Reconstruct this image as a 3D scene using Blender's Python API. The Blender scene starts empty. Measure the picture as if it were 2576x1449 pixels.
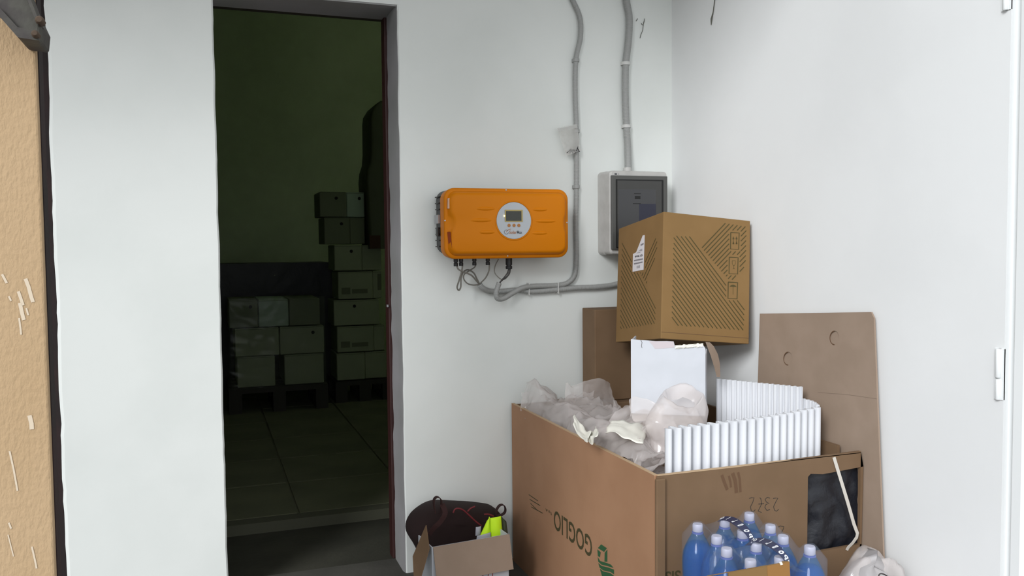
import bpy, bmesh, math, random
from mathutils import Vector, Matrix, noise
random.seed(7)
S = bpy.context.scene
COL = S.collection

# ------------------------------------------------------------------ camera
FPX = 2150.0; CX, CY = 1288.0, 724.5
yaw, pit, rol = math.radians(19.8), math.radians(2.9), math.radians(0.54)
HC = 1.405
F = Vector((math.sin(yaw)*math.cos(pit), math.cos(yaw)*math.cos(pit), -math.sin(pit)))
R0 = Vector((math.cos(yaw), -math.sin(yaw), 0)); U0 = R0.cross(F)
RV = math.cos(rol)*R0 - math.sin(rol)*U0
UV = math.sin(rol)*R0 + math.cos(rol)*U0
CAM = Vector((0, 0, HC))
cd = bpy.data.cameras.new('camera'); cam = bpy.data.objects.new('camera', cd); COL.objects.link(cam)
cd.sensor_width = 36.0; cd.lens = 36.0*FPX/2576.0; cd.clip_start = 0.05; cd.clip_end = 200
cam.matrix_world = Matrix(((RV.x, UV.x, -F.x, CAM.x), (RV.y, UV.y, -F.y, CAM.y), (RV.z, UV.z, -F.z, CAM.z), (0, 0, 0, 1)))
S.camera = cam

# ------------------------------------------------------------------ light
W = bpy.data.worlds.new('overcast_sky'); S.world = W; W.use_nodes = True
bg = W.node_tree.nodes['Background']; bg.inputs[0].default_value = (0.93, 0.97, 1.0, 1); bg.inputs[1].default_value = 0.80
S.view_settings.view_transform = 'Standard'; S.view_settings.look = 'None'; S.view_settings.gamma = 1
S.view_settings.use_curve_mapping = False
S.view_settings.exposure = 0.77
sl = bpy.data.lights.new('hazy_sun', 'SUN'); sl.energy = 1.45; sl.angle = math.radians(20); sl.color = (.97, .985, 1.0)
so = bpy.data.objects.new('hazy_sun', sl); COL.objects.link(so)
SAZ, SEL = math.radians(-47), math.radians(25)
so.rotation_euler = Vector((-math.sin(SAZ)*math.cos(SEL), math.cos(SAZ)*math.cos(SEL), -math.sin(SEL))).to_track_quat('-Z', 'Y').to_euler()

# ------------------------------------------------------------------ pixel -> place
def ray(x, y): return F + RV*((x-CX)/FPX) - UV*((y-CY)/FPX)
def pY(x, y, Y): d = ray(x, y); return CAM + d*(Y/d.y)
def pX(x, y, X): d = ray(x, y); return CAM + d*(X/d.x)
def pZ(x, y, Z): d = ray(x, y); return CAM + d*((Z-HC)/d.z)
def pP(x, y, p0, n): d = ray(x, y); return CAM + d*((p0-CAM).dot(n)/d.dot(n))

# ------------------------------------------------------------------ materials
def mat(name, col, rough=.6, bump=None, var=None, metal=0, spec=.5, alpha=1, trans=0, emit=None, coat=0, stretch=None, sss=0):
    m = bpy.data.materials.new(name); m.use_nodes = True
    nt = m.node_tree; b = nt.nodes['Principled BSDF']
    b.inputs['Base Color'].default_value = (*col, 1); b.inputs['Roughness'].default_value = rough
    b.inputs['Metallic'].default_value = metal; b.inputs['Specular IOR Level'].default_value = spec
    b.inputs['Alpha'].default_value = alpha; b.inputs['Transmission Weight'].default_value = trans
    b.inputs['Coat Weight'].default_value = coat
    if emit: b.inputs['Emission Color'].default_value = (*emit[0], 1); b.inputs['Emission Strength'].default_value = emit[1]
    if bump or var:
        tc = nt.nodes.new('ShaderNodeTexCoord'); mp = nt.nodes.new('ShaderNodeMapping')
        nt.links.new(tc.outputs['Object'], mp.inputs[0])
        if stretch: mp.inputs['Scale'].default_value = stretch
    if bump:
        sc, st, di = bump
        n = nt.nodes.new('ShaderNodeTexNoise'); n.inputs['Scale'].default_value = sc; n.inputs['Detail'].default_value = 5
        bp = nt.nodes.new('ShaderNodeBump'); bp.inputs['Strength'].default_value = st; bp.inputs['Distance'].default_value = di
        nt.links.new(mp.outputs[0], n.inputs['Vector']); nt.links.new(n.outputs['Fac'], bp.inputs['Height']); nt.links.new(bp.outputs[0], b.inputs['Normal'])
    if var:
        sc, col2, lo, hi = var
        n = nt.nodes.new('ShaderNodeTexNoise'); n.inputs['Scale'].default_value = sc; n.inputs['Detail'].default_value = 6
        cr = nt.nodes.new('ShaderNodeMapRange'); cr.inputs['From Min'].default_value = lo; cr.inputs['From Max'].default_value = hi
        mx = nt.nodes.new('ShaderNodeMix'); mx.data_type = 'RGBA'
        mx.inputs[6].default_value = (*col, 1); mx.inputs[7].default_value = (*col2, 1)
        nt.links.new(mp.outputs[0], n.inputs['Vector']); nt.links.new(n.outputs['Fac'], cr.inputs[0])
        nt.links.new(cr.outputs[0], mx.inputs[0]); nt.links.new(mx.outputs[2], b.inputs['Base Color'])
    return m
def film_mat(name, col, fac, rough=.2, spec=.5):
    """thin plastic film: part clear, part milky and glossy"""
    m = bpy.data.materials.new(name); m.use_nodes = True; nt = m.node_tree
    b = nt.nodes['Principled BSDF']; out = nt.nodes['Material Output']
    b.inputs['Base Color'].default_value = (*col, 1); b.inputs['Roughness'].default_value = rough; b.inputs['Specular IOR Level'].default_value = spec
    tl = nt.nodes.new('ShaderNodeBsdfTranslucent'); tl.inputs[0].default_value = (*col, 1)
    tp = nt.nodes.new('ShaderNodeBsdfTransparent'); tp.inputs[0].default_value = (.97, .97, .97, 1)
    m1 = nt.nodes.new('ShaderNodeMixShader'); m1.inputs[0].default_value = .3
    m2 = nt.nodes.new('ShaderNodeMixShader'); m2.inputs[0].default_value = fac
    nt.links.new(b.outputs[0], m1.inputs[1]); nt.links.new(tl.outputs[0], m1.inputs[2])
    nt.links.new(tp.outputs[0], m2.inputs[1]); nt.links.new(m1.outputs[0], m2.inputs[2]); nt.links.new(m2.outputs[0], out.inputs[0])
    return m
def tint_mat(name, tcol, dcol, fac, rough=.06):
    """coloured clear plastic"""
    m = bpy.data.materials.new(name); m.use_nodes = True; nt = m.node_tree
    b = nt.nodes['Principled BSDF']; out = nt.nodes['Material Output']
    b.inputs['Base Color'].default_value = (*dcol, 1); b.inputs['Roughness'].default_value = rough; b.inputs['Specular IOR Level'].default_value = .9
    tp = nt.nodes.new('ShaderNodeBsdfTransparent'); tp.inputs[0].default_value = (*tcol, 1)
    m2 = nt.nodes.new('ShaderNodeMixShader'); m2.inputs[0].default_value = fac
    nt.links.new(tp.outputs[0], m2.inputs[1]); nt.links.new(b.outputs[0], m2.inputs[2]); nt.links.new(m2.outputs[0], out.inputs[0])
    return m

M = {}
M['plaster'] = mat('white_plaster', (.79, .815, .79), .75, (28, .10, .004), (2.2, (.75, .778, .752), .42, .62))
M['plaster2'] = mat('white_plaster_side', (.80, .81, .81), .7, (24, .08, .004), (2.0, (.77, .78, .78), .42, .62))
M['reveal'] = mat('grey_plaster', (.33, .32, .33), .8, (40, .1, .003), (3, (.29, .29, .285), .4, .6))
M['tan'] = mat('tan_stucco', (.45, .315, .185), .9, (150, .38, .008), (3, (.41, .28, .155), .4, .65), stretch=(1, 1, .45))
M['grey_stucco'] = mat('grey_stucco', (.22, .22, .23), .9, (120, .6, .008))
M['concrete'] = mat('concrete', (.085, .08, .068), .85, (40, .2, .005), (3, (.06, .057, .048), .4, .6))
M['asphalt'] = mat('yard_paving', (.28, .27, .26), .9, (60, .3, .005), (1.5, (.24, .235, .23), .4, .6))
M['ceil'] = mat('ceiling_paint', (.6, .6, .58), .9, (20, .05, .003))
M['greenwall'] = mat('store_wall_paint', (.55, .62, .42), .9, (12, .1, .004), (1.2, (.49, .56, .37), .4, .6))
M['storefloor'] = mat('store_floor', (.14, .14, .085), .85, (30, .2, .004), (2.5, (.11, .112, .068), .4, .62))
M['redbrown'] = mat('red_brown_paint', (.032, .006, .005), .6, (60, .2, .002))
M['darkrust'] = mat('dark_rusty_steel', (.012, .006, .006), .8, (50, .3, .002), (6, (.022, .008, .008), .45, .65))
M['oldsteel'] = mat('weathered_steel', (.05, .043, .041), .7, (50, .4, .003), (18, (.075, .072, .06), .42, .62), metal=.3)
M['rust'] = mat('rust', (.07, .045, .028), .85, (80, .5, .003))
M['whitemetal'] = mat('white_lacquered_steel', (.80, .82, .82), .45, (30, .03, .002))
CB = (.34, .205, .095)
M['card'] = mat('cardboard', (.175, .105, .056), .82, (300, .06, .0008), (7, (.155, .092, .047), .38, .62))  # tone darkened in place of the weaker light on the pallet box front
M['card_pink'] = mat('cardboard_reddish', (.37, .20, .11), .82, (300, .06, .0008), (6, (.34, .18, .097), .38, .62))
M['card_gold'] = mat('cardboard_golden', (.225, .128, .043), .8, (300, .05, .0008), (6, (.205, .115, .037), .38, .62))
M['card_grey'] = mat('cardboard_grey', (.33, .245, .185), .85, (300, .08, .0008), (9, (.30, .222, .165), .38, .62))
M['card_edge'] = mat('cardboard_edge', (.47, .33, .20), .85, (400, .3, .001))
M['card_stain'] = mat('cardboard_stain', (.12, .062, .03), .8)
M['tape'] = mat('brown_packing_tape', (.30, .15, .045), .25)
M['whitecard'] = mat('white_cardboard', (.58, .60, .645), .7, (120, .06, .001), (6, (.54, .56, .60), .4, .62))
M['torn'] = mat('torn_paper_layer', (.56, .50, .52), .9, (90, .2, .001))
M['green_ink'] = mat('green_ink', (.062, .046, .008), .7)
M['green_logo'] = mat('green_logo_ink', (.022, .085, .03), .7)
M['brown_ink'] = mat('dark_olive_ink', (.055, .045, .015), .7)
M['pen'] = mat('black_marker', (.03, .025, .02), .6)
M['redpen'] = mat('red_marker', (.30, .05, .03), .6)
M['label'] = mat('paper_label', (.66, .64, .66), .6)
M['ink'] = mat('black_ink', (.04, .04, .05), .6)
M['greyink'] = mat('grey_ink', (.22, .21, .23), .6)
M['orange'] = mat('orange_powder_coat', (.66, .20, .0), .5, (200, .03, .0005), spec=.2)
M['black'] = mat('black_plastic', (.012, .012, .013), .4)
M['heatsink'] = mat('black_anodised', (.02, .019, .018), .45)
M['alu'] = mat('aluminium', (.45, .45, .47), .35, metal=.8)
M['disc'] = mat('silver_grey_label', (.47, .50, .53), .35)
M['gold'] = mat('yellow_screen_frame', (.42, .32, .10), .4)
M['lcd'] = mat('dark_display', (.020, .022, .012), .15)
M['button'] = mat('orange_button', (.42, .17, .04), .5)
M['led'] = mat('yellow_led', (1, .8, .3), .4, emit=((1, .75, .2), 3.0))
M['logo_or'] = mat('orange_print', (.42, .20, .10), .5)
M['logo_gr'] = mat('grey_print', (.11, .115, .12), .5)
M['sticker'] = mat('pink_sticker', (.62, .40, .28), .6)
M['redsticker'] = mat('dark_red_sticker', (.33, .055, .012), .5)
M['conduit'] = mat('grey_pvc', (.34, .345, .335), .45)
M['cable'] = mat('grey_cable', (.20, .19, .165), .5)
M['cable2'] = mat('dark_cable', (.05, .045, .042), .5)
M['clip'] = mat('pale_plastic', (.62, .62, .60), .5)
M['meter'] = mat('light_grey_abs', (.52, .51, .49), .45, var=(20, (.47, .46, .44), .4, .65))
M['smoked'] = mat('smoked_window', (.045, .045, .043), .18, spec=.6)
M['smoked2'] = mat('smoked_frame', (.085, .085, .08), .35)
M['seal'] = mat('black_seal', (.006, .006, .006), .5)
M['module'] = mat('grey_module', (.055, .056, .06), .3)
M['dkblue'] = mat('dark_blue_panel', (.022, .024, .045), .3)
M['foam'] = mat('white_foam', (.62, .63, .66), .6)
M['strap'] = mat('white_strap', (.60, .56, .50), .45)
M['blackfilm'] = mat('black_film', (.012, .013, .018), .42, (14, .5, .02))
M['film'] = film_mat('clear_film', (.94, .88, .86), .31, .10, 1.0)
M['film_dense'] = film_mat('milky_film', (.94, .87, .85), .42, .12, 1.0)
M['film_thin'] = film_mat('thin_film', (.80, .79, .76), .38, .12)
M['film_shrink'] = film_mat('shrink_film', (.60, .72, .92), .075, .07, 1.0)
M['film_dark'] = film_mat('stretch_film', (.25, .27, .23), .16, .12, 1.0)
M['paper'] = mat('cream_paper', (.80, .78, .70), .8, (60, .2, .002))
M['pet'] = tint_mat('blue_pet', (.58, .80, .97), (.05, .22, .55), .20, .04)
M['water'] = tint_mat('blue_water', (.42, .70, .98), (.02, .18, .62), .20, .03)
M['cap'] = mat('pale_lilac_cap', (.47, .47, .58), .4)
M['capring'] = mat('blue_cap_ring', (.10, .13, .38), .4)
M['navy'] = mat('navy_tape', (.018, .025, .075), .4)
M['whiteprint'] = mat('white_print', (.72, .73, .76), .45)
M['maroon'] = mat('dark_maroon_fabric', (.016, .005, .0045), .9, (220, .3, .001))
M['maroon2'] = mat('maroon_webbing', (.034, .009, .008), .85, (300, .3, .001))
M['redcord'] = mat('red_cord', (.16, .014, .02), .6)
M['hivis'] = mat('hi_vis_yellow', (.62, .95, .015), .7, emit=None)
M['reflective'] = mat('grey_reflective_tape', (.42, .42, .47), .5)
M['dkgreen'] = mat('dark_green_cloth', (.05, .06, .03), .8)
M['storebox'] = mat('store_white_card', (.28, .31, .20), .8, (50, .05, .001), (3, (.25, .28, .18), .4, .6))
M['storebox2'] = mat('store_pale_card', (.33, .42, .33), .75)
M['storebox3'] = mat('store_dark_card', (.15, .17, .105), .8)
M['storeprint'] = mat('store_print', (.12, .13, .08), .8)
M['hole'] = mat('dark_hole', (.006, .006, .006), .9)
M['wood'] = mat('dark_pallet_wood', (.030, .026, .022), .85, (30, .3, .003))
M['brownwood'] = mat('brown_pallet_wood', (.055, .022, .012), .85, (30, .3, .003))
M['blackwrap'] = mat('black_wrap', (.010, .011, .015), .45, (9, .4, .02))
M['olivewrap'] = mat('olive_wrapped_load', (.075, .085, .045), .6, (7, .5, .02))
M['cobweb'] = mat('dark_cobweb', (.12, .12, .10), .9)
M['scratch'] = mat('white_scratch', (.60, .50, .38), .9)
M['dirt'] = mat('plaster_dirt', (.45, .42, .38), .9)

# ------------------------------------------------------------------ mesh helpers
class MB:
    def __init__(s): s.v = []; s.f = []
    def add(s, vs, fs):
        o = len(s.v); s.v += [Vector(v) for v in vs]; s.f += [tuple(i+o for i in f) for f in fs]; return s
    def box(s, x0, x1, y0, y1, z0, z1, T=None):
        vs = [Vector((x, y, z)) for x in (x0, x1) for y in (y0, y1) for z in (z0, z1)]
        if T: vs = [T @ v for v in vs]
        return s.add(vs, [(0, 1, 3, 2), (4, 6, 7, 5), (0, 4, 5, 1), (2, 3, 7, 6), (0, 2, 6, 4), (1, 5, 7, 3)])
    def hexa(s, p):   # 8 corners: bottom 4 ccw, top 4 ccw
        return s.add(p, [(3, 2, 1, 0), (4, 5, 6, 7), (0, 1, 5, 4), (1, 2, 6, 5), (2, 3, 7, 6), (3, 0, 4, 7)])
    def prism(s, poly, d):
        n = len(poly); d = Vector(d); a = [Vector(p) for p in poly]
        return s.add(a+[p+d for p in a], [tuple(range(n))[::-1], tuple(range(n, 2*n))]+[(i, (i+1) % n, n+(i+1) % n, n+i) for i in range(n)])
    def poly(s, p): return s.add(p, [tuple(range(len(p)))])
    def loops(s, L, cap0=True, cap1=True):
        n = len(L[0]); vs = [p for l in L for p in l]; fs = []
        for k in range(len(L)-1):
            for i in range(n): fs.append((k*n+i, k*n+(i+1) % n, (k+1)*n+(i+1) % n, (k+1)*n+i))
        if cap0: fs.append(tuple(range(n))[::-1])
        if cap1: fs.append(tuple((len(L)-1)*n+i for i in range(n)))
        return s.add(vs, fs)
    def grid(s, fn, nu, nv):
        vs = [fn(i/nu, j/nv) for j in range(nv+1) for i in range(nu+1)]
        return s.add(vs, [(j*(nu+1)+i, j*(nu+1)+i+1, (j+1)*(nu+1)+i+1, (j+1)*(nu+1)+i) for j in range(nv) for i in range(nu)])
    def lathe(s, prof, c=(0, 0, 0), n=20):
        c = Vector(c)
        L = [[c+Vector((r*math.cos(2*math.pi*i/n), r*math.sin(2*math.pi*i/n), z)) for i in range(n)] for r, z in prof]
        return s.loops(L)
    def tube(s, pts, r, n=8, rf=None):
        pts = [Vector(p) for p in pts]; L = []; nrm = None
        for k, p in enumerate(pts):
            t = (pts[min(k+1, len(pts)-1)]-pts[max(k-1, 0)]).normalized()
            if nrm is None: nrm = t.orthogonal().normalized()
            nrm = (nrm - t*nrm.dot(t)).normalized(); b = t.cross(nrm)
            rr = r*(rf(k, len(pts)) if rf else 1)
            L.append([p+(nrm*math.cos(2*math.pi*i/n)+b*math.sin(2*math.pi*i/n))*rr for i in range(n)])
        return s.loops(L)
    def band(s, pts, side, w, th):
        """flat strap along pts; side = across direction(s)"""
        L = []
        for k, p in enumerate(pts):
            p = Vector(p); t = (Vector(pts[min(k+1, len(pts)-1)])-Vector(pts[max(k-1, 0)])).normalized()
            sd = Vector(side); sd = (sd-t*sd.dot(t)).normalized(); up = t.cross(sd)
            L.append([p+sd*w/2+up*th/2, p-sd*w/2+up*th/2, p-sd*w/2-up*th/2, p+sd*w/2-up*th/2])
        return s.loops(L)
    def build(s, name, m, parent=None, smooth=None, bevel=0, bseg=2, solid=0, sub=0):
        me = bpy.data.meshes.new(name); me.from_pydata([v[:] for v in s.v], [], s.f)
        me.update()
        bm = bmesh.new(); bm.from_mesh(me); bmesh.ops.recalc_face_normals(bm, faces=bm.faces); bm.to_mesh(me); bm.free()
        o = bpy.data.objects.new(name, me); COL.objects.link(o)
        for mm in (m if isinstance(m, list) else [m]): me.materials.append(mm)
        if solid: d = o.modifiers.new('s', 'SOLIDIFY'); d.thickness = solid; d.offset = 0
        if bevel: d = o.modifiers.new('b', 'BEVEL'); d.width = bevel; d.segments = bseg; d.limit_method = 'ANGLE'; d.angle_limit = math.radians(40)
        if sub: d = o.modifiers.new('u', 'SUBSURF'); d.levels = sub; d.render_levels = sub
        if smooth or sub:
            me.polygons.foreach_set('use_smooth', [True]*len(me.polygons))
            if smooth and smooth is not True: me.set_sharp_from_angle(angle=math.radians(smooth))
        if parent: put(o, parent)
        return o
def put(o, parent):
    o.parent = parent
    o.matrix_parent_inverse = parent.matrix_basis.inverted()
def tag(o, label=None, cat=None, group=None, kind=None):
    if label: o['label'] = label
    if cat: o['category'] = cat
    if group: o['group'] = group
    if kind: o['kind'] = kind
    return o
def empty(name, loc, label, cat, group=None):
    o = bpy.data.objects.new(name, None); COL.objects.link(o); o.location = loc; o.empty_display_size = .05
    return tag(o, label, cat, group)
def spline(pts, n=12):
    """Catmull-Rom through pts"""
    P = [Vector(p) for p in pts]; P = [P[0]*2-P[1]]+P+[P[-1]*2-P[-2]]; out = []
    for k in range(1, len(P)-2):
        a, b, c, d = P[k-1:k+3]
        for i in range(n):
            t = i/n
            out.append(.5*((2*b)+(c-a)*t+(2*a-5*b+4*c-d)*t*t+(3*b-a-3*c+d)*t**3))
    return out+[P[-2]]
def resample(pts, step):
    out = [pts[0]]; acc = 0
    for a, b in zip(pts, pts[1:]):
        L = (b-a).length; pos = step-acc
        while pos <= L: out.append(a+(b-a)*(pos/L)); pos += step
        acc = (acc+L) % step
    return out
def rrect(x0, x1, z0, z1, r, n=6):
    out = []
    for cx, cz, a0 in ((x1-r, z1-r, 0), (x0+r, z1-r, 90), (x0+r, z0+r, 180), (x1-r, z0+r, 270)):
        for i in range(n+1):
            a = math.radians(a0+90*i/n); out.append((cx+r*math.cos(a), cz+r*math.sin(a)))
    return out
def text_fit(name, body, O, EX, EY, m, parent, bold=0):
    cu = bpy.data.curves.new(name, 'FONT'); cu.body = body; cu.resolution_u = 3; cu.offset = bold
    t = bpy.data.objects.new(name, cu); COL.objects.link(t)
    bpy.context.view_layer.update()
    dg = bpy.context.evaluated_depsgraph_get(); me = bpy.data.meshes.new_from_object(t.evaluated_get(dg))
    bpy.data.objects.remove(t); bpy.data.curves.remove(cu)
    xs = [v.co.x for v in me.vertices]; ys = [v.co.y for v in me.vertices]
    x0, x1, y0, y1 = min(xs), max(xs), min(ys), max(ys)
    O, EX, EY = Vector(O), Vector(EX), Vector(EY)
    for v in me.vertices: v.co = O+EX*((v.co.x-x0)/(x1-x0))+EY*((v.co.y-y0)/(y1-y0))
    me.materials.clear(); me.materials.append(m)
    o = bpy.data.objects.new(name, me); COL.objects.link(o)
    if parent: put(o, parent)
    return o
def stroke(mb, pts, w, nrm):
    """flat pen stroke (one strip) on a surface with normal nrm"""
    n = Vector(nrm); P = [Vector(p) for p in pts]; A = []; B = []
    for k, p in enumerate(P):
        t = (P[min(k+1, len(P)-1)]-P[max(k-1, 0)]).normalized(); sd = t.cross(n).normalized()*w/2
        A.append(p+sd); B.append(p-sd)
    m = len(P); mb.add(A+B, [(k, k+1, m+k+1, m+k) for k in range(m-1)])
def N3(p, s=1.0): return noise.noise(Vector(p)*s)
def ridge(p, s): return 1-abs(noise.noise(Vector(p)*s))*2

# ================================================================== SETTING
D = 3.55; XR = 2.083; XDL, XDR = 0.058, 0.782; ZH = 2.405; XP = -0.52; TH = .20
def struct(o): o['kind'] = 'structure'; return o

# --- back wall: pier, lintel, right part (one wall with an opening)
def jag(z, amp, seed): return amp*(N3((seed, z*7, .3))+.6*N3((seed, z*23, .9)))
mb = MB(); NZ = 90; ZT = 3.75
def pier_loop(z):
    a = XP+jag(z, .006, 1.7); b = XDL+jag(z, .003, 5.1)
    return [Vector((a, D+.006, z)), Vector((a+.012, D, z)), Vector((b-.006, D, z)), Vector((b, D+(.005 if z < ZH else 0), z)), Vector((b, D+TH, z)), Vector((a, D+TH, z))]
mb.loops([pier_loop(ZT*k/NZ) for k in range(NZ+1)])
w = mb.build('wall_back', M['plaster']); struct(w)
mb = MB()
def right_loop(z):
    a = XDR+jag(z, .003, 9.3)
    return [Vector((a, D+(.005 if z < ZH else 0), z)), Vector((a+.006, D, z)), Vector((XR+.2, D, z)), Vector((XR+.2, D+TH, z)), Vector((a+.3, D+TH, z)), Vector((a+.02, D+TH, z))]
mb.loops([right_loop(ZT*k/NZ) for k in range(NZ+1)])
mb.build('wall_panel', M['plaster'], w)
MB().box(XDL-.012, XDR+.012, D-.0004, D+TH, ZH, ZT).build('lintel', M['plaster'], w)
# grey unpainted reveal lining (soffit and right jamb), ragged towards the frame
mb = MB(); NZ2 = 140
A = []; 
for k in range(NZ2+1):
    z = ZH*k/NZ2; jy = .010*N3((3.3, z*9, 1))+.006*N3((3.3, z*31, 4)); jx = .004*N3((8.3, z*11, 1))
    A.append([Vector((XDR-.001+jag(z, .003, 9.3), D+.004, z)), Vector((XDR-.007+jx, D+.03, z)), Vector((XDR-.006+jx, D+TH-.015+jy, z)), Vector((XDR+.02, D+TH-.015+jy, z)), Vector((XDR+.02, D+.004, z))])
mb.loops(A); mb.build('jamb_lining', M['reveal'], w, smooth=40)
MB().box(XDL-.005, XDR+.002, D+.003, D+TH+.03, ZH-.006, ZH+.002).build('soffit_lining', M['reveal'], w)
# stains on the pier
# --- right wall
mb = MB().box(XR, XR+.2, 1.757, D+TH, 0, ZT); wr = mb.build('wall_right', M['plaster2']); struct(wr)
# --- door frame at the end of the right wall: groove + post
tr = MB().box(XR+.018, XR+.2, 1.728, 1.757, 0, ZT).build('trim_1', M['whitemetal']); struct(tr)
mb = MB().box(XR-.002, XR+.1, 1.693, 1.728, 0, ZT); mb.build('frame_post', M['whitemetal'], tr, bevel=.004)
# --- left: recessed dark steel door behind the pier corner
dd = MB().box(-4.2, XP+.03, D+.07, D+.12, 0, ZT).build('door_1', M['darkrust']); struct(dd)
mb = MB().box(XP-.06, XP+.02, D+.03, D+.07, 0, ZT); mb.build('frame_post', M['darkrust'], dd)
wl = MB().box(-4.4, -4.2, 1.70, D+TH, 0, ZT).build('wall_left', M['plaster2']); struct(wl)
# --- facade around the opening
fl = MB().box(-.95, -.2665, 1.70, 1.722, 0, 4.4).build('wall_facade_left', M['tan'], bevel=.004); struct(fl)
MB().box(-.95, -.36, 1.722, 1.95, 0, 4.4).build('wall_core', M['tan'], fl)
MB().box(-.36, -.2655, 1.7225, 1.765, 0, 4.4).build('steel_channel', M['darkrust'], fl)
MB().box(XR+.03, 6.5, 1.70, 1.95, 0, 4.4).build('wall_facade_right', M['grey_stucco']); struct(bpy.data.objects['wall_facade_right'])
lt = MB().box(-4.4, XR+.005, 1.70, 1.95, 3.3, 4.4).build('wall_facade_lintel', M['tan']); struct(lt)
struct(MB().box(-4.4, XR+.2, 1.95, D+TH, ZT, ZT+.15).build('ceiling', M['ceil']))
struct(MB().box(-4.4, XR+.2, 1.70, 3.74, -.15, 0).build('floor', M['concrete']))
struct(MB().box(-4.4, XR+.2, 3.74, 4.325, -.15, -.001).build('floor_threshold', mat('dark_concrete', (.040, .038, .026), .9, (40, .3, .005), (4, (.028, .027, .018), .4, .62))))  # darker concrete for the floor strip inside the doorway
struct(MB().box(-14, 14, -22, 1.70, -.15, -.0).build('floor_yard', M['asphalt']))
# white scrapes on the tan stucco
mb = MB(); fy = 1.699
for pts, w_ in ((((64, 701), (72, 722), (78, 745), (83, 760)), .006), (((46, 733), (52, 750), (58, 768)), .005), (((5, 690), (17, 712)), .004), (((66, 775), (71, 793)), .003),
                (((50, 762), (56, 790), (60, 805)), .006), (((48, 800), (52, 830), (53, 842)), .003), (((22, 745), (28, 757)), .003), (((74, 1045), (79, 1065), (80, 1080)), .007),
                (((24, 1135), (34, 1180), (44, 1235)), .003), (((22, 1315), (28, 1330)), .003), (((80, 1375), (88, 1410), (92, 1430)), .003), (((20, 1345), (34, 1400)), .002)):
    stroke(mb, [pY(x, y, fy) for x, y in pts], w_, (0, -1, 0))
mb.build('scrape_mark', M['scratch'], fl)
# --- store room behind the doorway
YB = 9.2
sb = MB().box(-3.2, 4.2, YB, YB+.2, 0, 4.0).build('wall_store_back', M['greenwall']); struct(sb)
struct(MB().box(-3.4, -3.2, D+TH, YB+.2, 0, 4).build('wall_store_left', M['greenwall']))
struct(MB().box(4.2, 4.4, D+TH, YB+.2, 0, 4).build('wall_store_right', M['greenwall']))
struct(MB().box(-3.4, 4.4, D+TH, YB+.2, 4, 4.15).build('ceiling_store', M['greenwall']))
struct(MB().box(-3.4, 4.4, D+TH, D+TH+.02, ZH+.25, 4.0).build('wall_store_front_top', M['greenwall']))
struct(MB().box(-3.4, XDL-.02, D+TH, D+TH+.02, 0, ZH+.25).build('wall_store_front_left', M['greenwall']))
struct(MB().box(XDR+.06, 4.4, D+TH, D+TH+.02, 0, ZH+.25).build('wall_store_front_right', M['greenwall']))
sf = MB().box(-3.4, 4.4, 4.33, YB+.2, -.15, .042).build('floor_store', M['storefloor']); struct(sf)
MB().box(-3.4, 4.4, 4.315, 4.40, -.05, .052).build('step_edge', mat('step_edge', (.075, .075, .05), .85, (40, .5, .004)), sf)
tile = MB().box(-.294, .294, -.294, .294, 0, .008).build('floor_tile', M['storefloor'], bevel=.003, bseg=1)
first = True
for i in range(8):
    for j in range(8):
        t = tile if first else tile.copy()
        if not first: COL.objects.link(t)
        first = False
        t.location = (-1.2+.6*i+.12, 4.71+.6*j, .042+random.uniform(-.001, .001)); put(t, sf); t.matrix_parent_inverse = Matrix()
# door frame of the store (dark red brown)
df = MB().box(XDR-.018, XDR+.06, D+TH-.012, D+TH+.055, 0, ZH+.03).build('door_2', M['redbrown'], bevel=.004); struct(df)
MB().box(XDL-.06, XDR+.06, D+TH+.03, D+TH+.09, ZH+.0, ZH+.05).build('frame_head', mat('frame_dark', (.03, .025, .015), .7), df)
MB().box(XDL-.06, XDL-.004, D+TH, D+TH+.055, 0, ZH+.03).build('frame_post', M['redbrown'], df)
mb = MB().box(XDR-.026, XDR-.02, D+TH-.02, D+TH+.0, 1.135, 1.145); mb.build('strike_plate', M['alu'], df)

# ================================================================== gate bracket, hinges
P = lambda x, y: pY(x, y, 1.60)
g = empty('gate_bracket', pY(60, 60, 1.66), 'weathered grey steel gate bracket bolted over the tan stucco wall', 'bracket')
MB().prism([P(-120, -95), P(0, 43), P(45, 94), P(98, 102), P(102, 60), P(72, -5), P(40, -95)], (0, .10, 0)).build('bracket_plate', M['oldsteel'], g, bevel=.004)
MB().prism([pY(44, -95, 1.585), pY(76, -5, 1.585), pY(100, 58, 1.585), pY(94, 62, 1.585), pY(66, -5, 1.585), pY(30, -95, 1.585)], (0, .04, 0)).build('flange', M['oldsteel'], g)
MB().prism([pY(-120, -60, 1.592), pY(0, 20, 1.592), pY(44, 68, 1.592), pY(98, 80, 1.592), pY(98, 102, 1.592), pY(45, 94, 1.592), pY(0, 43, 1.592), pY(-120, -95, 1.592)][0:7], (0, .012, 0)).build('lower_lip', M['oldsteel'], g)
for (x, y, r) in ((104, 57, .007), (93, 91, .006)):
    c = pY(x, y, 1.60)
    mb = MB().lathe([(r, 0), (r, .018), (r*.6, .022)], n=8); o = mb.build('bolt', M['rust'], g, smooth=40)
    for v in o.data.vertices: v.co = Vector((v.co.x, -v.co.z, v.co.y))+c
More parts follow.
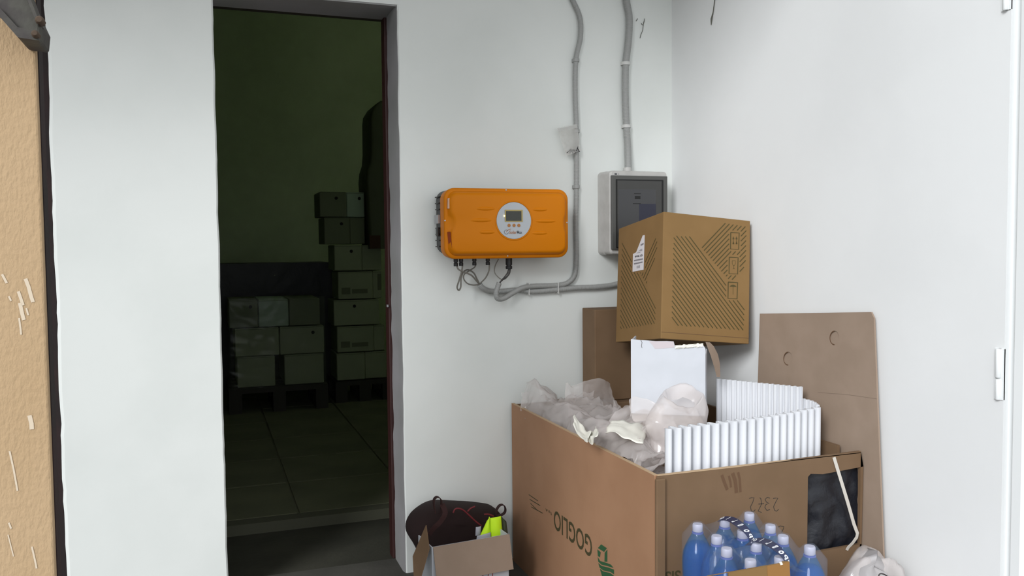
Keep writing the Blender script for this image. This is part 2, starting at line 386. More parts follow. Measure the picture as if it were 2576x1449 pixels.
# hinges on the right wall edge
def hinge(z0, z1, label):
    h = empty('door_hinge', (XR-.004, 1.772, z0), label, 'hinge')
    zm = z0+(z1-z0)*.42
    for a, b, r in ((zm+.002, z1, .0085), (z0, zm-.002, .0075)):
        MB().lathe([(r*.8, a), (r, a+.002), (r, b-.002), (r*.8, b)], (XR-.006, 1.770, 0), 14).build('knuckle', M['whitemetal'], h, smooth=50)
    MB().box(XR-.004, XR+.004, 1.757, 1.785, z0, z1).build('hinge_leaf', M['whitemetal'], h)
hz = lambda y: pX(2525, y, XR)[2]
hinge(hz(1007), hz(878), 'white painted barrel hinge on the right wall edge, lower of two')
hinge(pX(2540, 24, XR)[2], pX(2540, 24, XR)[2]+.15, 'white painted barrel hinge on the right wall edge, upper of two')

# ================================================================== INVERTER
YF = 3.385
xl, xr = pY(1118, 560, YF).x, pY(1430, 560, YF).x
zt, zb = pY(1275, 474, YF).z, pY(1275, 650, YF).z
inv = empty('solar_inverter', ((xl+xr)/2, D, zb), 'orange wall mounted power inverter with round grey display plate', 'inverter')
def cover_loop(y, ins, notch=0, r=.045, dz=0):
    pts = rrect(xl+ins, xr-ins, zb+ins, zt-ins, max(r-ins*.6, .012), 7); out = []; zc = (zb+zt)/2
    # add extra points on the sides so the side notches have shape
    full = []
    for k, (x, z) in enumerate(pts):
        full.append((x, z)); nx, nz = pts[(k+1) % len(pts)]
        if abs(nx-x) < 1e-6 and abs(nz-z) > .05:
            full += [(x, z+(nz-z)*t/16) for t in range(1, 16)]
    for x, z in full:
        s_ = math.exp(-((z-zc)/.032)**4)*notch
        if x < xl+ins+.003: x += s_
        elif x > xr-ins-.003: x -= s_*.6
        out.append(Vector((x, y, z+dz)))
    return out
mb = MB()
mb.loops([cover_loop(3.462, .004), cover_loop(YF+.012, .0), cover_loop(YF+.004, .001), cover_loop(YF, .005), cover_loop(YF-.001, .013, .002), cover_loop(YF-.018, .020, .012), cover_loop(YF-.025, .026, .013), cover_loop(YF-.028, .034, .013)])
mb.build('front_cover', M['orange'], inv, smooth=50)
yf = YF-.028
mb = MB()
for z_, y0, y1 in ((0, 3.455, 3.535),):
    pts = rrect(xl+.006, xr-.006, zb+.02, zt-.004, .04, 6)
    mb.loops([[Vector((x, y0, z)) for x, z in pts], [Vector((x, y1, z)) for x, z in pts]])
mb.build('heat_sink', M['heatsink'], inv, smooth=40)
mb = MB()
for k in range(9):
    z = zb+.05+k*.026; mb.box(xl-.001, xl+.02, 3.47, 3.53, z, z+.004)
mb.build('cooling_fin', M['heatsink'], inv)
MB().box(xl+.05, xr-.05, 3.53, D, zb+.05, zt-.03).build('mounting_plate', M['alu'], inv)
# side hook, switch
sz = lambda y: pX(1106, y, xl)[2]
MB().box(xl-.004, xl+.01, 3.468, 3.53, sz(562), sz(540)).build('side_bracket', M['alu'], inv)
MB().box(xl-.007, xl+.01, 3.47, 3.50, sz(594), sz(572)).build('rotary_switch', M['black'], inv, bevel=.002)
# embossed ribs
for x0, x1, y in ((1197, 1246, 525), (1182, 1238, 554), (1204, 1246, 584), (1338, 1378, 527), (1345, 1400, 556), (1338, 1378, 586)):
    a, b = pY(x0, y, yf), pY(x1, y, yf); L = (b.x-a.x)/2; c = (a+b)/2; mb = MB()
    mb.grid(lambda u, v: Vector((c.x+(2*u-1)*L, yf+.001-.005*max(0, (1-(2*u-1)**4))*max(0, 1-(2*v-1)**2), c.z+(2*v-1)*.009*(1-.6*(2*u-1)**2))), 16, 8)
    mb.build('embossed_rib', M['orange'], inv, smooth=True)
# display plate
c = pY(1292.5, 555, yf); rd = (pY(1336, 555, yf).x-pY(1249, 555, yf).x)/2
def yplate(o, y0):  # lathe built along z -> -Y
    for v in o.data.vertices: v.co = Vector((v.co.x, y0-v.co.z, v.co.y))
    return o
dp = MB().lathe([(rd, 0), (rd, .0025), (rd-.001, .0035)], n=48).build('display_plate', M['disc'], inv, smooth=40)
for v in dp.data.vertices: v.co = Vector((v.co.x+c.x, yf+.0005-v.co.z, v.co.y+c.z))
ring = MB()
nn = 48
ring.loops([[Vector((c.x+rr*math.cos(2*math.pi*i/nn), yf+yy, c.z+rr*math.sin(2*math.pi*i/nn))) for i in range(nn)] for rr, yy in ((rd+.008, .001), (rd+.005, -.003), (rd+.001, -.003), (rd+.0005, 0))], False, False)
ring.build('plate_rim', M['orange'], inv, smooth=True)
yd = yf-.0035
def prect(x0, x1, y0, y1, Y, th): 
    a, b = pY(x0, y1, Y), pY(x1, y0, Y); return MB().box(a.x, b.x, Y-th, Y, a.z, b.z)
fr = prect(1270, 1314.5, 528, 558, yd, .0015).build('screen_frame', M['gold'], dp)
prect(1273, 1311.5, 531, 555.5, yd-.0015, .0008).build('screen', M['lcd'], dp)
prect(1267.5, 1270, 541.5, 544.5, yd, .002).build('status_led', M['led'], dp)
for x in (1280.5, 1293, 1305):
    q = pY(x, 567, yd); o = MB().lathe([(.0068, 0), (.0068, .0015), (.005, .002)], n=16).build('button', M['button'], dp)
    for v in o.data.vertices: v.co = Vector((v.co.x+q.x, yd-v.co.z, v.co.y+q.z))
mb = MB(); yl = yd-.0006
arc = [pY(1274+5.2*math.cos(math.radians(a)), 583.5+5.0*math.sin(math.radians(a)), yl) for a in range(300, 40, -15)]
arc = [pY(1274+5.4*math.cos(math.radians(a)), 583.5-5.2*math.sin(math.radians(a)), yl) for a in range(40, 360, 15)]
stroke(mb, arc, .0016, (0, -1, 0)); mb.build('logo_ring', M['logo_gr'], dp)
mb = MB(); stroke(mb, [pY(x, y, yl) for x, y in ((1274, 584), (1276, 580), (1280, 577.5), (1286, 576))], .0022, (0, -1, 0)); mb.build('logo_swoosh', M['logo_or'], dp)
def ytext(body, x0, x1, y0, y1, Y, m, parent, name='lettering', bold=0):
    a, b, d = pY(x0, y1, Y), pY(x1, y1, Y), pY(x0, y0, Y)
    return text_fit(name, body, a, b-a, d-a, m, parent, bold)
ytext('Solar', 1281, 1300, 580, 588, yl, M['logo_or'], dp, bold=.02)
ytext('Max', 1300.6, 1313.5, 580, 588, yl, M['logo_gr'], dp, bold=.012)
# stickers and screws
def quadY(pts, Y, name, m, parent, th=.0008): return MB().prism([pY(x, y, Y) for x, y in pts], (0, -th, 0)).build(name, m, parent)
quadY(((1125, 499), (1130.5, 498), (1130, 525), (1124.5, 525)), YF-.002, 'sticker', M['sticker'], inv, .012)
MB().prism([pY(1125, 583, YF-.004), pY(1133, 583, YF-.022), pY(1137, 623, YF-.022), pY(1129, 624, YF-.004)], (0, -.001, 0)).build('warning_sticker', M['redsticker'], inv)
for x, y, Y in ((1273, 478, YF), (1277, 644, YF), (1119.5, 555, YF), (1426, 560, YF)):
    q = pY(x, y, Y); o = MB().lathe([(.003, -.004), (.003, .0015), (.001, .002)], n=10).build('screw', M['alu'], inv)
    for v in o.data.vertices: v.co = Vector((v.co.x+q.x, Y-v.co.z, v.co.y+q.z))
# cable glands
for x, w_, y1 in ((1150, 11, 670), (1163.5, 11, 669), (1197, 11, 668), (1231, 11, 667), (1283, 17, 677)):
    q = pY(x, 650, 3.44); r = w_/2*3.63/2150; z1 = pY(x, y1, 3.44).z; z0 = zb+.018
    MB().lathe([(r*.95, z1), (r, z1+.003), (r, z1+.012), (r*.8, z1+.014), (r*.8, z1+.017), (r, z1+.018), (r, z0)], (q.x, 3.462 if w_ < 15 else 3.455, 0), 12).build('cable_gland', M['black'], inv, smooth=35)

# ================================================================== CONDUITS AND CABLES
def conduit(name, px, Ys, r, label, extra_clips=()):
    pts = [pY(x, y, Y) for (x, y), Y in zip(px, Ys)]
    if px[0][1] < 0: pts = [Vector((pts[0].x-(.02 if px[0][0] < 1450 else 0), 3.533, z)) for z in (ZT-.005, 3.2, 2.75)]+pts
    path = resample(spline(pts, 24), .0021)
    o = MB().tube(path, r, 12, lambda k, n: 1.0 if k % 3 else .88).build(name, M['conduit'], smooth=True)
    return tag(o, label, 'conduit')
c1 = [(1415, -60), (1440, -2), (1459, 45), (1460, 95), (1449, 150), (1447, 230), (1450, 330), (1450, 470), (1449, 560), (1450, 640), (1446, 690), (1427, 712), (1395, 718), (1345, 720), (1315, 724), (1290, 737), (1268, 750), (1252, 751), (1248, 738), (1252, 722), (1256, 711)]
conduit('corrugated_conduit', c1, [3.535]*13+[3.528, 3.515, 3.50, 3.485, 3.475, 3.47, 3.468, 3.466], .0118, 'thin grey corrugated conduit running down the wall and bending under the inverter')
c2 = [(1206, 716), (1213, 724), (1230, 732), (1260, 733), (1300, 730), (1345, 733), (1400, 729), (1450, 724), (1500, 722), (1545, 716), (1585, 700), (1605, 670), (1610, 630)]
conduit('corrugated_conduit', c2, [3.51, 3.515, 3.53]+[3.534]*7+[3.52, 3.50, 3.49], .0125, 'grey corrugated conduit lying level on the wall towards the meter box')
c3 = [(1573, -60), (1576, 0), (1583, 45), (1581, 100), (1574, 165), (1573, 240), (1576, 320), (1579, 370), (1580, 415), (1580, 432)]
conduit('corrugated_conduit', c3, [3.533]*8+[3.52, 3.51], .0165, 'thick grey corrugated conduit dropping straight into the top of the meter box')
# clips
def clip(x, y, r, horiz, label, m='conduit'):
    q = pY(x, y, 3.535); mb = MB(); n = 10; L0 = []; L1 = []
    for k in range(2):
        Lp = []
        for i in range(n+1):
            a = math.pi*i/n; rr = r+(.0035 if k else .0006)
            Lp.append((math.cos(a)*rr, -math.sin(a)*rr))
        if k == 0: L0 = Lp
        else: L1 = Lp
    prof = [(r+.012, .014), (r+.012, .009)]; 
    out = L1; inn = L0[::-1]
    poly = [Vector((x_, y_, 0)) for x_, y_ in out]+[Vector((-(r+.0035), .013, 0)), Vector((-(r+.0006), .013, 0))]+[Vector((x_, y_, 0)) for x_, y_ in inn]+[Vector((r+.0006, .013, 0)), Vector((r+.0035, .013, 0))]
    wd = .014
    if horiz: poly = [Vector((-wd/2, p.y, p.x)) for p in poly]; ex = (wd, 0, 0)
    else: poly = [Vector((p.x, p.y, -wd/2)) for p in poly]; ex = (0, 0, wd)
    o = MB().prism([q+p for p in poly], ex).build('conduit_clip', M[m], smooth=30)
    return tag(o, label, 'clip', 'wall clips holding the conduits')
clip(1449, 152, .0118, False, 'grey clip on the thin conduit near its upper bend')
clip(1450, 330, .0118, False, 'grey clip on the thin conduit beside the zip bag')
clip(1450, 470, .0118, False, 'grey clip on the thin conduit at the height of the inverter top')
clip(1574, 160, .0165, False, 'pale clip on the thick conduit, upper of two', 'clip')
clip(1576, 318, .0165, False, 'pale clip on the thick conduit, lower of two', 'clip')
def tie(x, y0, y1, label):
    a, b = pY(x, y0, 3.515), pY(x, y1, 3.515); 
    o = MB().loops([[Vector((xx, yy, zz)) for yy, zz in ((3.5205, b.z), (3.518, b.z-.002), (3.518, a.z+.002), (3.5205, a.z), (3.549, a.z), (3.549, b.z))] for xx in (a.x-.002, a.x+.002)]).build('cable_tie', M['clip'])
    return tag(o, label, 'cable tie', 'ties on the conduits below the inverter')
tie(1332, 712, 742, 'pale cable tie around both conduits just right of the hooked conduit end')
tie(1406, 712, 738, 'pale cable tie around both conduits at the bend under the inverter corner')
# wires
def wire(pts, r, m, label, name='cable'):
    o = MB().tube(spline([pY(*p) for p in pts], 8), r, 7).build(name, M[m], smooth=True); return tag(o, label, 'cable')
wire([(1150, 664, 3.462), (1152, 676, 3.46), (1166, 684, 3.46), (1185, 692, 3.47), (1198, 706, 3.49), (1206, 716, 3.51)], .0035, 'cable', 'grey cable from the outermost gland of the inverter into the lower conduit')
wire([(1163.5, 664, 3.462), (1162, 680, 3.462), (1155, 705, 3.47), (1150, 722, 3.48), (1154, 730, 3.485), (1159, 722, 3.488), (1160, 700, 3.49), (1166, 684, 3.50), (1178, 679, 3.505), (1192, 687, 3.51), (1199, 700, 3.515), (1207, 716, 3.516)], .0035, 'cable', 'grey cable hanging in a long narrow loop under the inverter')
wire([(1197, 664, 3.462), (1194, 672, 3.48), (1182, 680, 3.50), (1168, 690, 3.515), (1167, 702, 3.52), (1176, 713, 3.52), (1190, 717, 3.518), (1206, 716, 3.514)], .003, 'cable', 'grey cable in a round loop behind the others under the inverter')
wire([(1231, 662, 3.462), (1230, 680, 3.465), (1222, 698, 3.48), (1210, 711, 3.5), (1206, 717, 3.508)], .003, 'cable', 'thin grey cable from the middle gland curving down into the conduit')
wire([(1254, 652, 3.47), (1246, 668, 3.468), (1244, 684, 3.465), (1252, 696, 3.463), (1263, 703, 3.463), (1274, 699, 3.462), (1280, 684, 3.458)], .0022, 'cable', 'thin wire sweeping out beside the big black gland')
wire([(1284, 672, 3.455), (1281, 688, 3.458), (1273, 698, 3.462), (1264, 704, 3.463), (1259, 709, 3.464), (1256, 716, 3.466)], .0035, 'cable2', 'dark cable from the big black gland into the hooked conduit end')
wire([(1281, 672, 3.452), (1276, 687, 3.455), (1268, 698, 3.458), (1261, 706, 3.462), (1257, 714, 3.464)], .0028, 'cable2', 'second dark cable twisted beside the one from the big gland')

# zip bag with screws
zbg = empty('zip_bag', pY(1432, 385, 3.52), 'small clear zip bag hung on the thin conduit', 'bag')
def bagp(u, v, Y):
    tl, tr_, br, bl = (1402, 322), (1451, 312), (1461, 379), (1424, 392)
    x = (tl[0]*(1-u)+tr_[0]*u)*(1-v)+(bl[0]*(1-u)+br[0]*u)*v; y = (tl[1]*(1-u)+tr_[1]*u)*(1-v)+(bl[1]*(1-u)+br[1]*u)*v
    return pY(x, y, Y)
mb = MB(); mb.grid(lambda u, v: bagp(u, v, 3.515-.008*math.sin(math.pi*u)*v-.004*N3((u*4, v*5, 2)))+Vector((0, 0, 0)), 14, 18)
mb.grid(lambda u, v: bagp(u, v, 3.522+.003*math.sin(math.pi*u)*v), 8, 8); mb.build('film', M['film_thin'], zbg, smooth=True)
MB().grid(lambda u, v: bagp(u, .02+.12*v, 3.513), 10, 2).build('zip_seal', film_mat('zip_seal', (.7, .7, .68), .55), zbg, solid=.001)
for k in range(7):
    x, y = 1430+k*4.3+random.uniform(-1, 1), 381-k*.9+random.uniform(-3, 3); q = pY(x, y, 3.514); a = random.uniform(-1, 1)
    mb = MB().tube([q+Vector((math.cos(a+k), 0, math.sin(a+k)))*.011*t for t in (-1, 0, .6)], .0022, 6); mb.tube([q+Vector((math.cos(a+k), 0, math.sin(a+k)))*.011*t for t in (.6, .65, .85)], .0042, 6)
    tag(mb.build('screw', M['black'], smooth=30), 'small black screw lying in the bottom of the zip bag', 'screw', 'screws in the zip bag')
# cobweb and wire
mb = MB(); 
for pts in (((1622, 47), (1619, 58), (1618, 66), (1617, 76), (1612, 88), (1610, 96)), ((1614, 58), (1614, 61), (1618, 63), (1621, 52)), ((1604, 47), (1600, 53))):
    mb.tube([pY(x, y, 3.547) for x, y in pts], .0014, 5)
tag(mb.build('cobweb', M['cobweb']), 'dark twisted cobweb on the back wall beside the thick conduit', 'cobweb')
o = MB().tube([pX(x, y, XR-.003) for x, y in ((1800, -20), (1798, 0), (1794, 30), (1790, 48), (1789.5, 54), (1789, 63))], .0022, 6, lambda k, n: (1, 1, 1, 2.1, 1.6, .6)[k]).build('hanging_thread', M['cobweb'])
tag(o, 'dark dusty thread hanging on the right wall near the corner', 'thread')

# ================================================================== METER BOX
ym = 3.43; a, b = pY(1540, 640, ym), pY(1676, 433, ym)
mtr = empty('meter_box', ((a.x+b.x)/2, D, a.z), 'light grey wall enclosure with a smoked window behind the printed carton', 'electrical box')
pts0 = rrect(a.x-.012, b.x+.008, a.z-.004, b.z+.004, .02, 5); pts1 = rrect(a.x-.010, b.x+.006, a.z, b.z+.002, .018, 5); pts2 = rrect(a.x, b.x, a.z+.004, b.z, .012, 5)
MB().loops([[Vector((x, y, z)) for x, z in p] for y, p in ((D, pts0), (3.50, pts0), (3.496, pts1), (ym+.008, pts1), (ym, pts2))]).build('enclosure', M['meter'], mtr, smooth=35)
sf_ = prect(1536, 1676, 444, 628, ym, .012).build('window_frame', M['smoked2'], mtr, bevel=.003)
prect(1550, 1668, 453, 624, ym-.012, .003).build('window_seal', M['seal'], mtr)
wp = prect(1553, 1664, 456, 621, ym-.015, .002).build('window_pane', M['smoked'], mtr)
prect(1556, 1650, 477, 586, ym-.017, .0004).build('module_row', M['module'], wp)
prect(1608, 1650, 513, 575, ym-.0174, .0004).build('blue_panel', M['dkblue'], wp)
prect(1597, 1611, 493, 501, ym-.0174, .0004).build('module_display', M['seal'], wp)
prect(1595, 1612, 486.5, 488, ym-.0174, .0004).build('module_mark', M['seal'], wp)
prect(1592, 1612, 511.5, 513, ym-.0174, .0004).build('module_mark', M['seal'], wp)
prect(1546, 1552, 436, 439.5, ym, .0006).build('maker_mark', M['ink'], mtr); prect(1555, 1557, 436.5, 439, ym, .0006).build('maker_mark', M['greyink'], mtr)
q = pY(1580, 428, 3.50); MB().lathe([(.019, q.z-.012), (.019, q.z+.002), (.0175, q.z+.012)], (q.x, 3.508, 0), 16).build('conduit_gland', M['meter'], mtr, smooth=35)

# ================================================================== BIG PALLET BOX
X0, X1, Y0, Y1, ZB = 1.262, 2.036, 2.25, 3.525, .705; TC = .012
bigbox = empty('pallet_box', ((X0+X1)/2, (Y0+Y1)/2, 0), 'big open brown cardboard pallet box filled with film and foam', 'cardboard box')
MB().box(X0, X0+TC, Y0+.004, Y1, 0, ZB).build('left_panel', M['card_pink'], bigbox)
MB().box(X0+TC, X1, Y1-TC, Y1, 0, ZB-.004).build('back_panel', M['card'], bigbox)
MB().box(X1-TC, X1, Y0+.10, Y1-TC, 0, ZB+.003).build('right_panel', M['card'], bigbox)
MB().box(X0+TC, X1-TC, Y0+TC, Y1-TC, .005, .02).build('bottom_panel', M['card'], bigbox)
# front panel with a cut-out
hx0, hx1 = pY(2031, 1300, Y0).x, pY(2168, 1300, Y0).x; hz0, hz1 = pY(2100, 1382, Y0).z, pY(2100, 1187, Y0).z
mb = MB()
outer = [(X0+.006, 0), (X1, 0), (X1, ZB+.004), (X0+.006, ZB-.003)]
hole = [(hx0, hz0), (hx1, hz0+.004), (hx1+.004, hz1+.006), (hx0+.06, hz1-.003), (hx0+.012, hz1+.003), (hx0+.001, hz1-.006)]
fo = [(X0+.006, 0), (X1, 0), (X1, ZB*.6), (X1, ZB+.004), (X0+.3, ZB-.002), (X0+.006, ZB-.003)]
for yy in (Y0, Y0+TC):
    mb.add([(x, yy, z) for x, z in fo]+[(x, yy, z) for x, z in hole], [(i, (i+1) % 6, 6+(i+1) % 6, 6+i) for i in range(6)])
mb.add([(x, y, z) for y in (Y0, Y0+TC) for x, z in fo], [(i, (i+1) % 6, 6+(i+1) % 6, 6+i) for i in range(6)])
mb.add([(x, y, z) for y in (Y0, Y0+TC) for x, z in hole], [(i, (i+1) % 6, 6+(i+1) % 6, 6+i) for i in range(6)])
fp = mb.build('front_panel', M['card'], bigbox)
cw = pY(1670, 1300, Y0).x
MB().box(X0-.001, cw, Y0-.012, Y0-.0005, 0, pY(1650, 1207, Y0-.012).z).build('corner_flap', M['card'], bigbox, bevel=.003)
mb = MB(); mb.box(X0-.0005, X0+TC, Y0+.004, Y1, ZB, ZB+.0015); mb.box(X0+.01, X1, Y0, Y0+TC, ZB-.002, ZB+.0005)
mb.build('raw_edge', M['card_edge'], bigbox)
# stain
mb = MB()
for pts, w_ in ((((1816, 1195), (1823, 1215), (1830, 1232)), .010), (((1834, 1197), (1838, 1215), (1839, 1226)), .007), (((1843, 1190), (1850, 1210), (1853, 1240)), .012), (((1857, 1188), (1861, 1205), (1863, 1238)), .008)):
    stroke(mb, [pY(x, y, Y0-.0006) for x, y in pts], w_, (0, -1, 0))
mb.build('stain', M['card_stain'], fp)
# upside-down hand-written number and print
Yp = Y0-.0007
for pts in (((1945, 1254), (1950, 1253), (1957, 1253), (1951, 1264), (1946, 1275), (1949, 1284), (1954, 1286), (1959, 1281)),
            ((1937, 1253), (1930, 1251), (1925, 1256), (1928, 1263), (1935, 1266), (1927, 1269), (1924, 1276), (1929, 1284), (1937, 1282)),
            ((1916, 1289), (1907, 1286), (1916, 1268), (1914, 1254), (1911, 1252)), ((1908, 1268), (1922, 1267)),
            ((1885, 1254), (1890, 1252), (1897, 1252), (1894, 1263), (1888, 1275), (1890, 1285), (1896, 1287), (1900, 1282))):
    mb = MB(); stroke(mb, [pY(x, y, Yp) for x, y in pts], .0022, (0, -1, 0)); mb.build('handwritten_stroke', M['pen'], fp)
for pts in (((1957, 1326), (1963, 1323), (1972, 1325), (1971, 1330), (1966, 1340)),): mb = MB(); stroke(mb, [pY(x, y, Yp) for x, y in pts], .0022, (0, -1, 0)); mb.build('handwritten_stroke', M['pen'], fp)
a, b, d_ = pY(1712, 1434, Yp), pY(1673, 1438, Yp), pY(1712, 1462, Yp)
text_fit('lettering', 'SIS', a, b-a, d_-a, M['brown_ink'], fp, .02)
# big upside-down maker's name and emblem on the left side
Xp = X0-.0007
lp = bpy.data.objects['left_panel']
a, b, d_ = pX(1489, 1352, Xp), pX(1393, 1291, Xp), pX(1489, 1406, Xp)
b.z = a.z; d_.y = a.y; d_.x = Xp
text_fit('lettering', 'GOGLIO', a, b-a, d_-a, M['brown_ink'], lp, .012)
a, b, d_ = pX(1388, 1288, Xp), pX(1372, 1278, Xp), pX(1388, 1297, Xp); b.z = a.z; d_.y = a.y
text_fit('lettering', 'S.p.A', a, b-a, d_-a, M['brown_ink'], lp, .01)
mb = MB()
for y0 in (1250, 1262, 1272, 1281): mb = MB(); stroke(mb, [pX(1330+(y0-1250)*.2, y0-6, Xp), pX(1365-(y0 % 7)*3, y0+10, Xp)], .0035, (-1, 0, 0)); mb.build('small_print', M['brown_ink'], lp)
pl = lambda pts: [pX(1280+x/4.845, 1150+y/4.845, Xp) for x, y in pts]
mb = MB()
mb.poly(pl([(1125, 1062), (1195, 1110), (1160, 1155), (1085, 1108)]))
mb.poly(pl([(1078, 1122), (1120, 1160), (1110, 1222), (1085, 1205)]))
mb.poly(pl([(1168, 1165), (1200, 1125), (1200, 1275), (1165, 1272)]))
mb.poly(pl([(1083, 1215), (1112, 1265), (1195, 1290), (1245, 1310), (1275, 1350), (1210, 1330), (1130, 1310), (1090, 1275)]))
mb.poly(pl([(1090, 1290), (1130, 1325), (1210, 1345), (1280, 1370), (1282, 1430), (1240, 1400), (1150, 1380), (1105, 1345)]))
mb.poly(pl([(1110, 1360), (1150, 1392), (1235, 1412), (1280, 1445), (1285, 1560), (1200, 1540), (1140, 1470)]))
mb.build('emblem', M['green_logo'], lp)
# black film behind the cut-out, and strap
def bf(u, v):
    x = hx0-.06+u*(hx1-hx0+.063); z = hz0-.05+v*(hz1-hz0+.085)
    return Vector((x, Y0+TC+.004+.03*abs(N3((u*2.2, v*2.6, 4)))+.014*abs(N3((u*5, v*6, 2))), z))
bfo = MB().grid(bf, 26, 26).build('black_film', M['blackfilm'], smooth=True); tag(bfo, 'black plastic film showing through the cut-out of the pallet box', 'plastic film')
sp = [pY(2096, 1146, Y0+.014), pY(2098, 1151, Y0-.002), pY(2113, 1200, Y0-.004), pY(2132, 1262, Y0-.006), pY(2148, 1318, Y0-.006), pY(2157, 1342, Y0-.008), pY(2155, 1352, Y0-.008), pY(2145, 1366, Y0-.006), pY(2134, 1377, Y0-.003), pY(2130, 1384, Y0-.002)]
o = MB().band(sp, (1, 0, .25), .012, .0015).build('strap', M['strap']); tag(o, 'white plastic strap hanging over the pallet box rim and cut-out', 'strap')

# ------------------------------------------------------------------ contents
# hidden carton carrying the white box
# white torn box
wT = pY(1587, 853, 2.80); dx = Vector((math.cos(math.radians(34)), -math.sin(math.radians(34)), 0)); dy = Vector((-dx.y, dx.x, 0)).normalized(); dy = Vector((math.sin(math.radians(34)), math.cos(math.radians(34)), 0))
wO = wT-Vector((0, 0, .2755)); WW, WD, WH = .268, .25, .2755
T = Matrix(((dx.x, dy.x, 0, wO.x), (dx.y, dy.y, 0, wO.y), (0, 0, 1, wO.z), (0, 0, 0, 1)))
wb = empty('white_carton', wO+dx*WW/2+dy*WD/2, 'white cardboard box with a torn top edge under the printed carton', 'cardboard box')
fx = [0, .03, .055, .09, .13, .155, .16, .175, .19, .205, .215, .225, .235, .245, .255, .262, WW]
fz = [WH, WH-.003, WH-.004, WH-.006, WH-.005, WH-.006, WH-.026, WH-.029, WH-.028, WH-.030, WH-.028, WH-.022, WH-.024, WH-.018, WH-.014, WH-.02, WH-.03]
mb = MB(); mb.prism([T @ Vector((x, 0, z)) for x, z in zip([0]+fx+[WW], [0]+fz+[0])], dy*.004)
mb.build('front_panel', M['whitecard'], wb)
MB().box(0, .004, .004, WD*.6, 0, WH-.004, T).build('side_panel', M['whitecard'], wb)
MB().box(WW-.004, WW, .004, WD, 0, WH-.06, T).build('side_panel', M['whitecard'], wb)
MB().box(.004, WW-.004, WD-.004, WD, 0, WH-.09, T).build('back_panel', M['whitecard'], wb)
MB().box(.004, WW-.004, .004, WD-.004, 0, .004, T).build('bottom_panel', M['whitecard'], wb)
MB().box(.004, .14, .004, .07, WH-.034, WH-.030, T).build('top_flap', M['whitecard'], wb)
mb = MB(); mb.prism([T @ Vector(p) for p in ((.065, -.0008, WH-.006), (.155, -.0008, WH-.006), (.157, -.0008, WH-.028), (.12, -.0008, WH-.032), (.088, -.0008, WH-.034), (.078, -.0008, WH-.02))], dy*.0006); mb.build('torn_patch', M['torn'], wb)
mb = MB(); stroke(mb, [T @ Vector(p) for p in ((.036, -.0008, WH-.002), (.041, -.0008, WH-.012), (.039, -.0008, WH-.024), (.041, -.0008, WH-.032))], .0016, -dy); mb.build('tear', M['pen'], wb)
mb = MB(); mb.grid(lambda u, v: T @ Vector((.16+.10*u, -.004-.006*N3((u*9, v*4, 1)), WH-.032+.012*v+.010*u+.004*N3((u*14, v, 3)))), 16, 3); mb.build('torn_edge', M['paper'], wb, solid=.001)
fq = [(1775, 861), (1786, 862), (1796, 872), (1806, 892), (1811, 915), (1812, 948), (1803, 948), (1797, 925), (1788, 895), (1779, 872)]
mb = MB().prism([pY(x, y, 2.655+.0009*(x-1775)) for x, y in fq], (.004, .006, 0)); mb.build('side_flap', M['card_grey'], wb)

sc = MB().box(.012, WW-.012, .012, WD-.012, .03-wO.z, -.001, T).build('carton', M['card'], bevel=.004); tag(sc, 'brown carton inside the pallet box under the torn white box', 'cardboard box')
# top printed carton (tilted)
SC = 1.04; P0 = pY(1662.4, 852.3, 2.86)
def Rz(a): return Matrix.Rotation(a, 3, 'Z')
RM = Matrix.Rotation(math.radians(-3.087), 3, 'Z') @ Matrix.Rotation(math.radians(5.452), 3, 'Y') @ Matrix.Rotation(math.radians(-7.925), 3, 'X')
bw, bd, bh = .370*SC, .403*SC, .4742*SC
TB = Matrix.Translation(P0) @ RM.to_4x4()
pb = empty('printed_carton', TB @ Vector((bw/2, bd/2, 0)), 'brown carton with green hatched print on top of the white box', 'cardboard box')
body = MB().box(0, bw, 0, bd, 0, bh, TB).build('carton_body', M['card_gold'], pb, bevel=.003)
nF = -(RM @ Vector((0, 1, 0))); nL = -(RM @ Vector((1, 0, 0)))
def onF(x, y, e=.0008): return pP(x, y, P0+nF*e, nF)
def onL(x, y, e=.0008): return pP(x, y, P0+nL*e, nL)
def zz(x, y): return (1450+x/3.018, 420+y/3.018)
def inside(p, poly):
    x, y = p; r = False
    for (x0, y0), (x1, y1) in zip(poly, poly[1:]+poly[:1]):
        if (y0 > y) != (y1 > y) and x < (x1-x0)*(y-y0)/(y1-y0)+x0: r = not r
    return r
def hatch(poly, holes, slope, step, surf, nrm, w_):
    mb = MB(); xs = [p[0] for p in poly]; ys = [p[1] for p in poly]
    cmin = min(y-slope*x for x, y in poly); cmax = max(y-slope*x for x, y in poly); c_ = cmin+step*.4
    while c_ < cmax:
        run = []; n = 160
        for i in range(n+1):
            x = min(xs)+(max(xs)-min(xs))*i/n; y = slope*x+c_
            ok = inside((x, y), poly) and not any(h[0] < x < h[2] and h[1] < y < h[3] for h in holes)
            if ok: run.append((x, y))
            if (not ok or i == n) and run:
                if len(run) > 2: stroke(mb, [surf(*zz(*run[0])), surf(*zz(*run[-1]))], w_, nrm)
                run = []
        c_ += step
    return mb
icons = [(1160, 482, 1248, 640), (1148, 668, 1238, 822), (1140, 858, 1232, 1010)]
mb = hatch([(738, 520), (870, 528), (1280, 1075), (1268, 1242), (765, 1205), (722, 1140)], icons, 1.335, 41.5, onF, nF, .0038)
m2 = hatch([(1120, 425), (1292, 452), (1285, 745), (1190, 860), (1150, 850), (945, 608)], icons, -1.05, 37, onF, nF, .0038)
mb.add(m2.v, m2.f); mb.build('printed_hatching', M['green_ink'], body)
lbl = [(420, 500, 525, 800)]
mb = hatch([(345, 560), (602, 1060), (598, 1190), (330, 1235)], lbl, 1.95, 44, onL, nL, .0040)
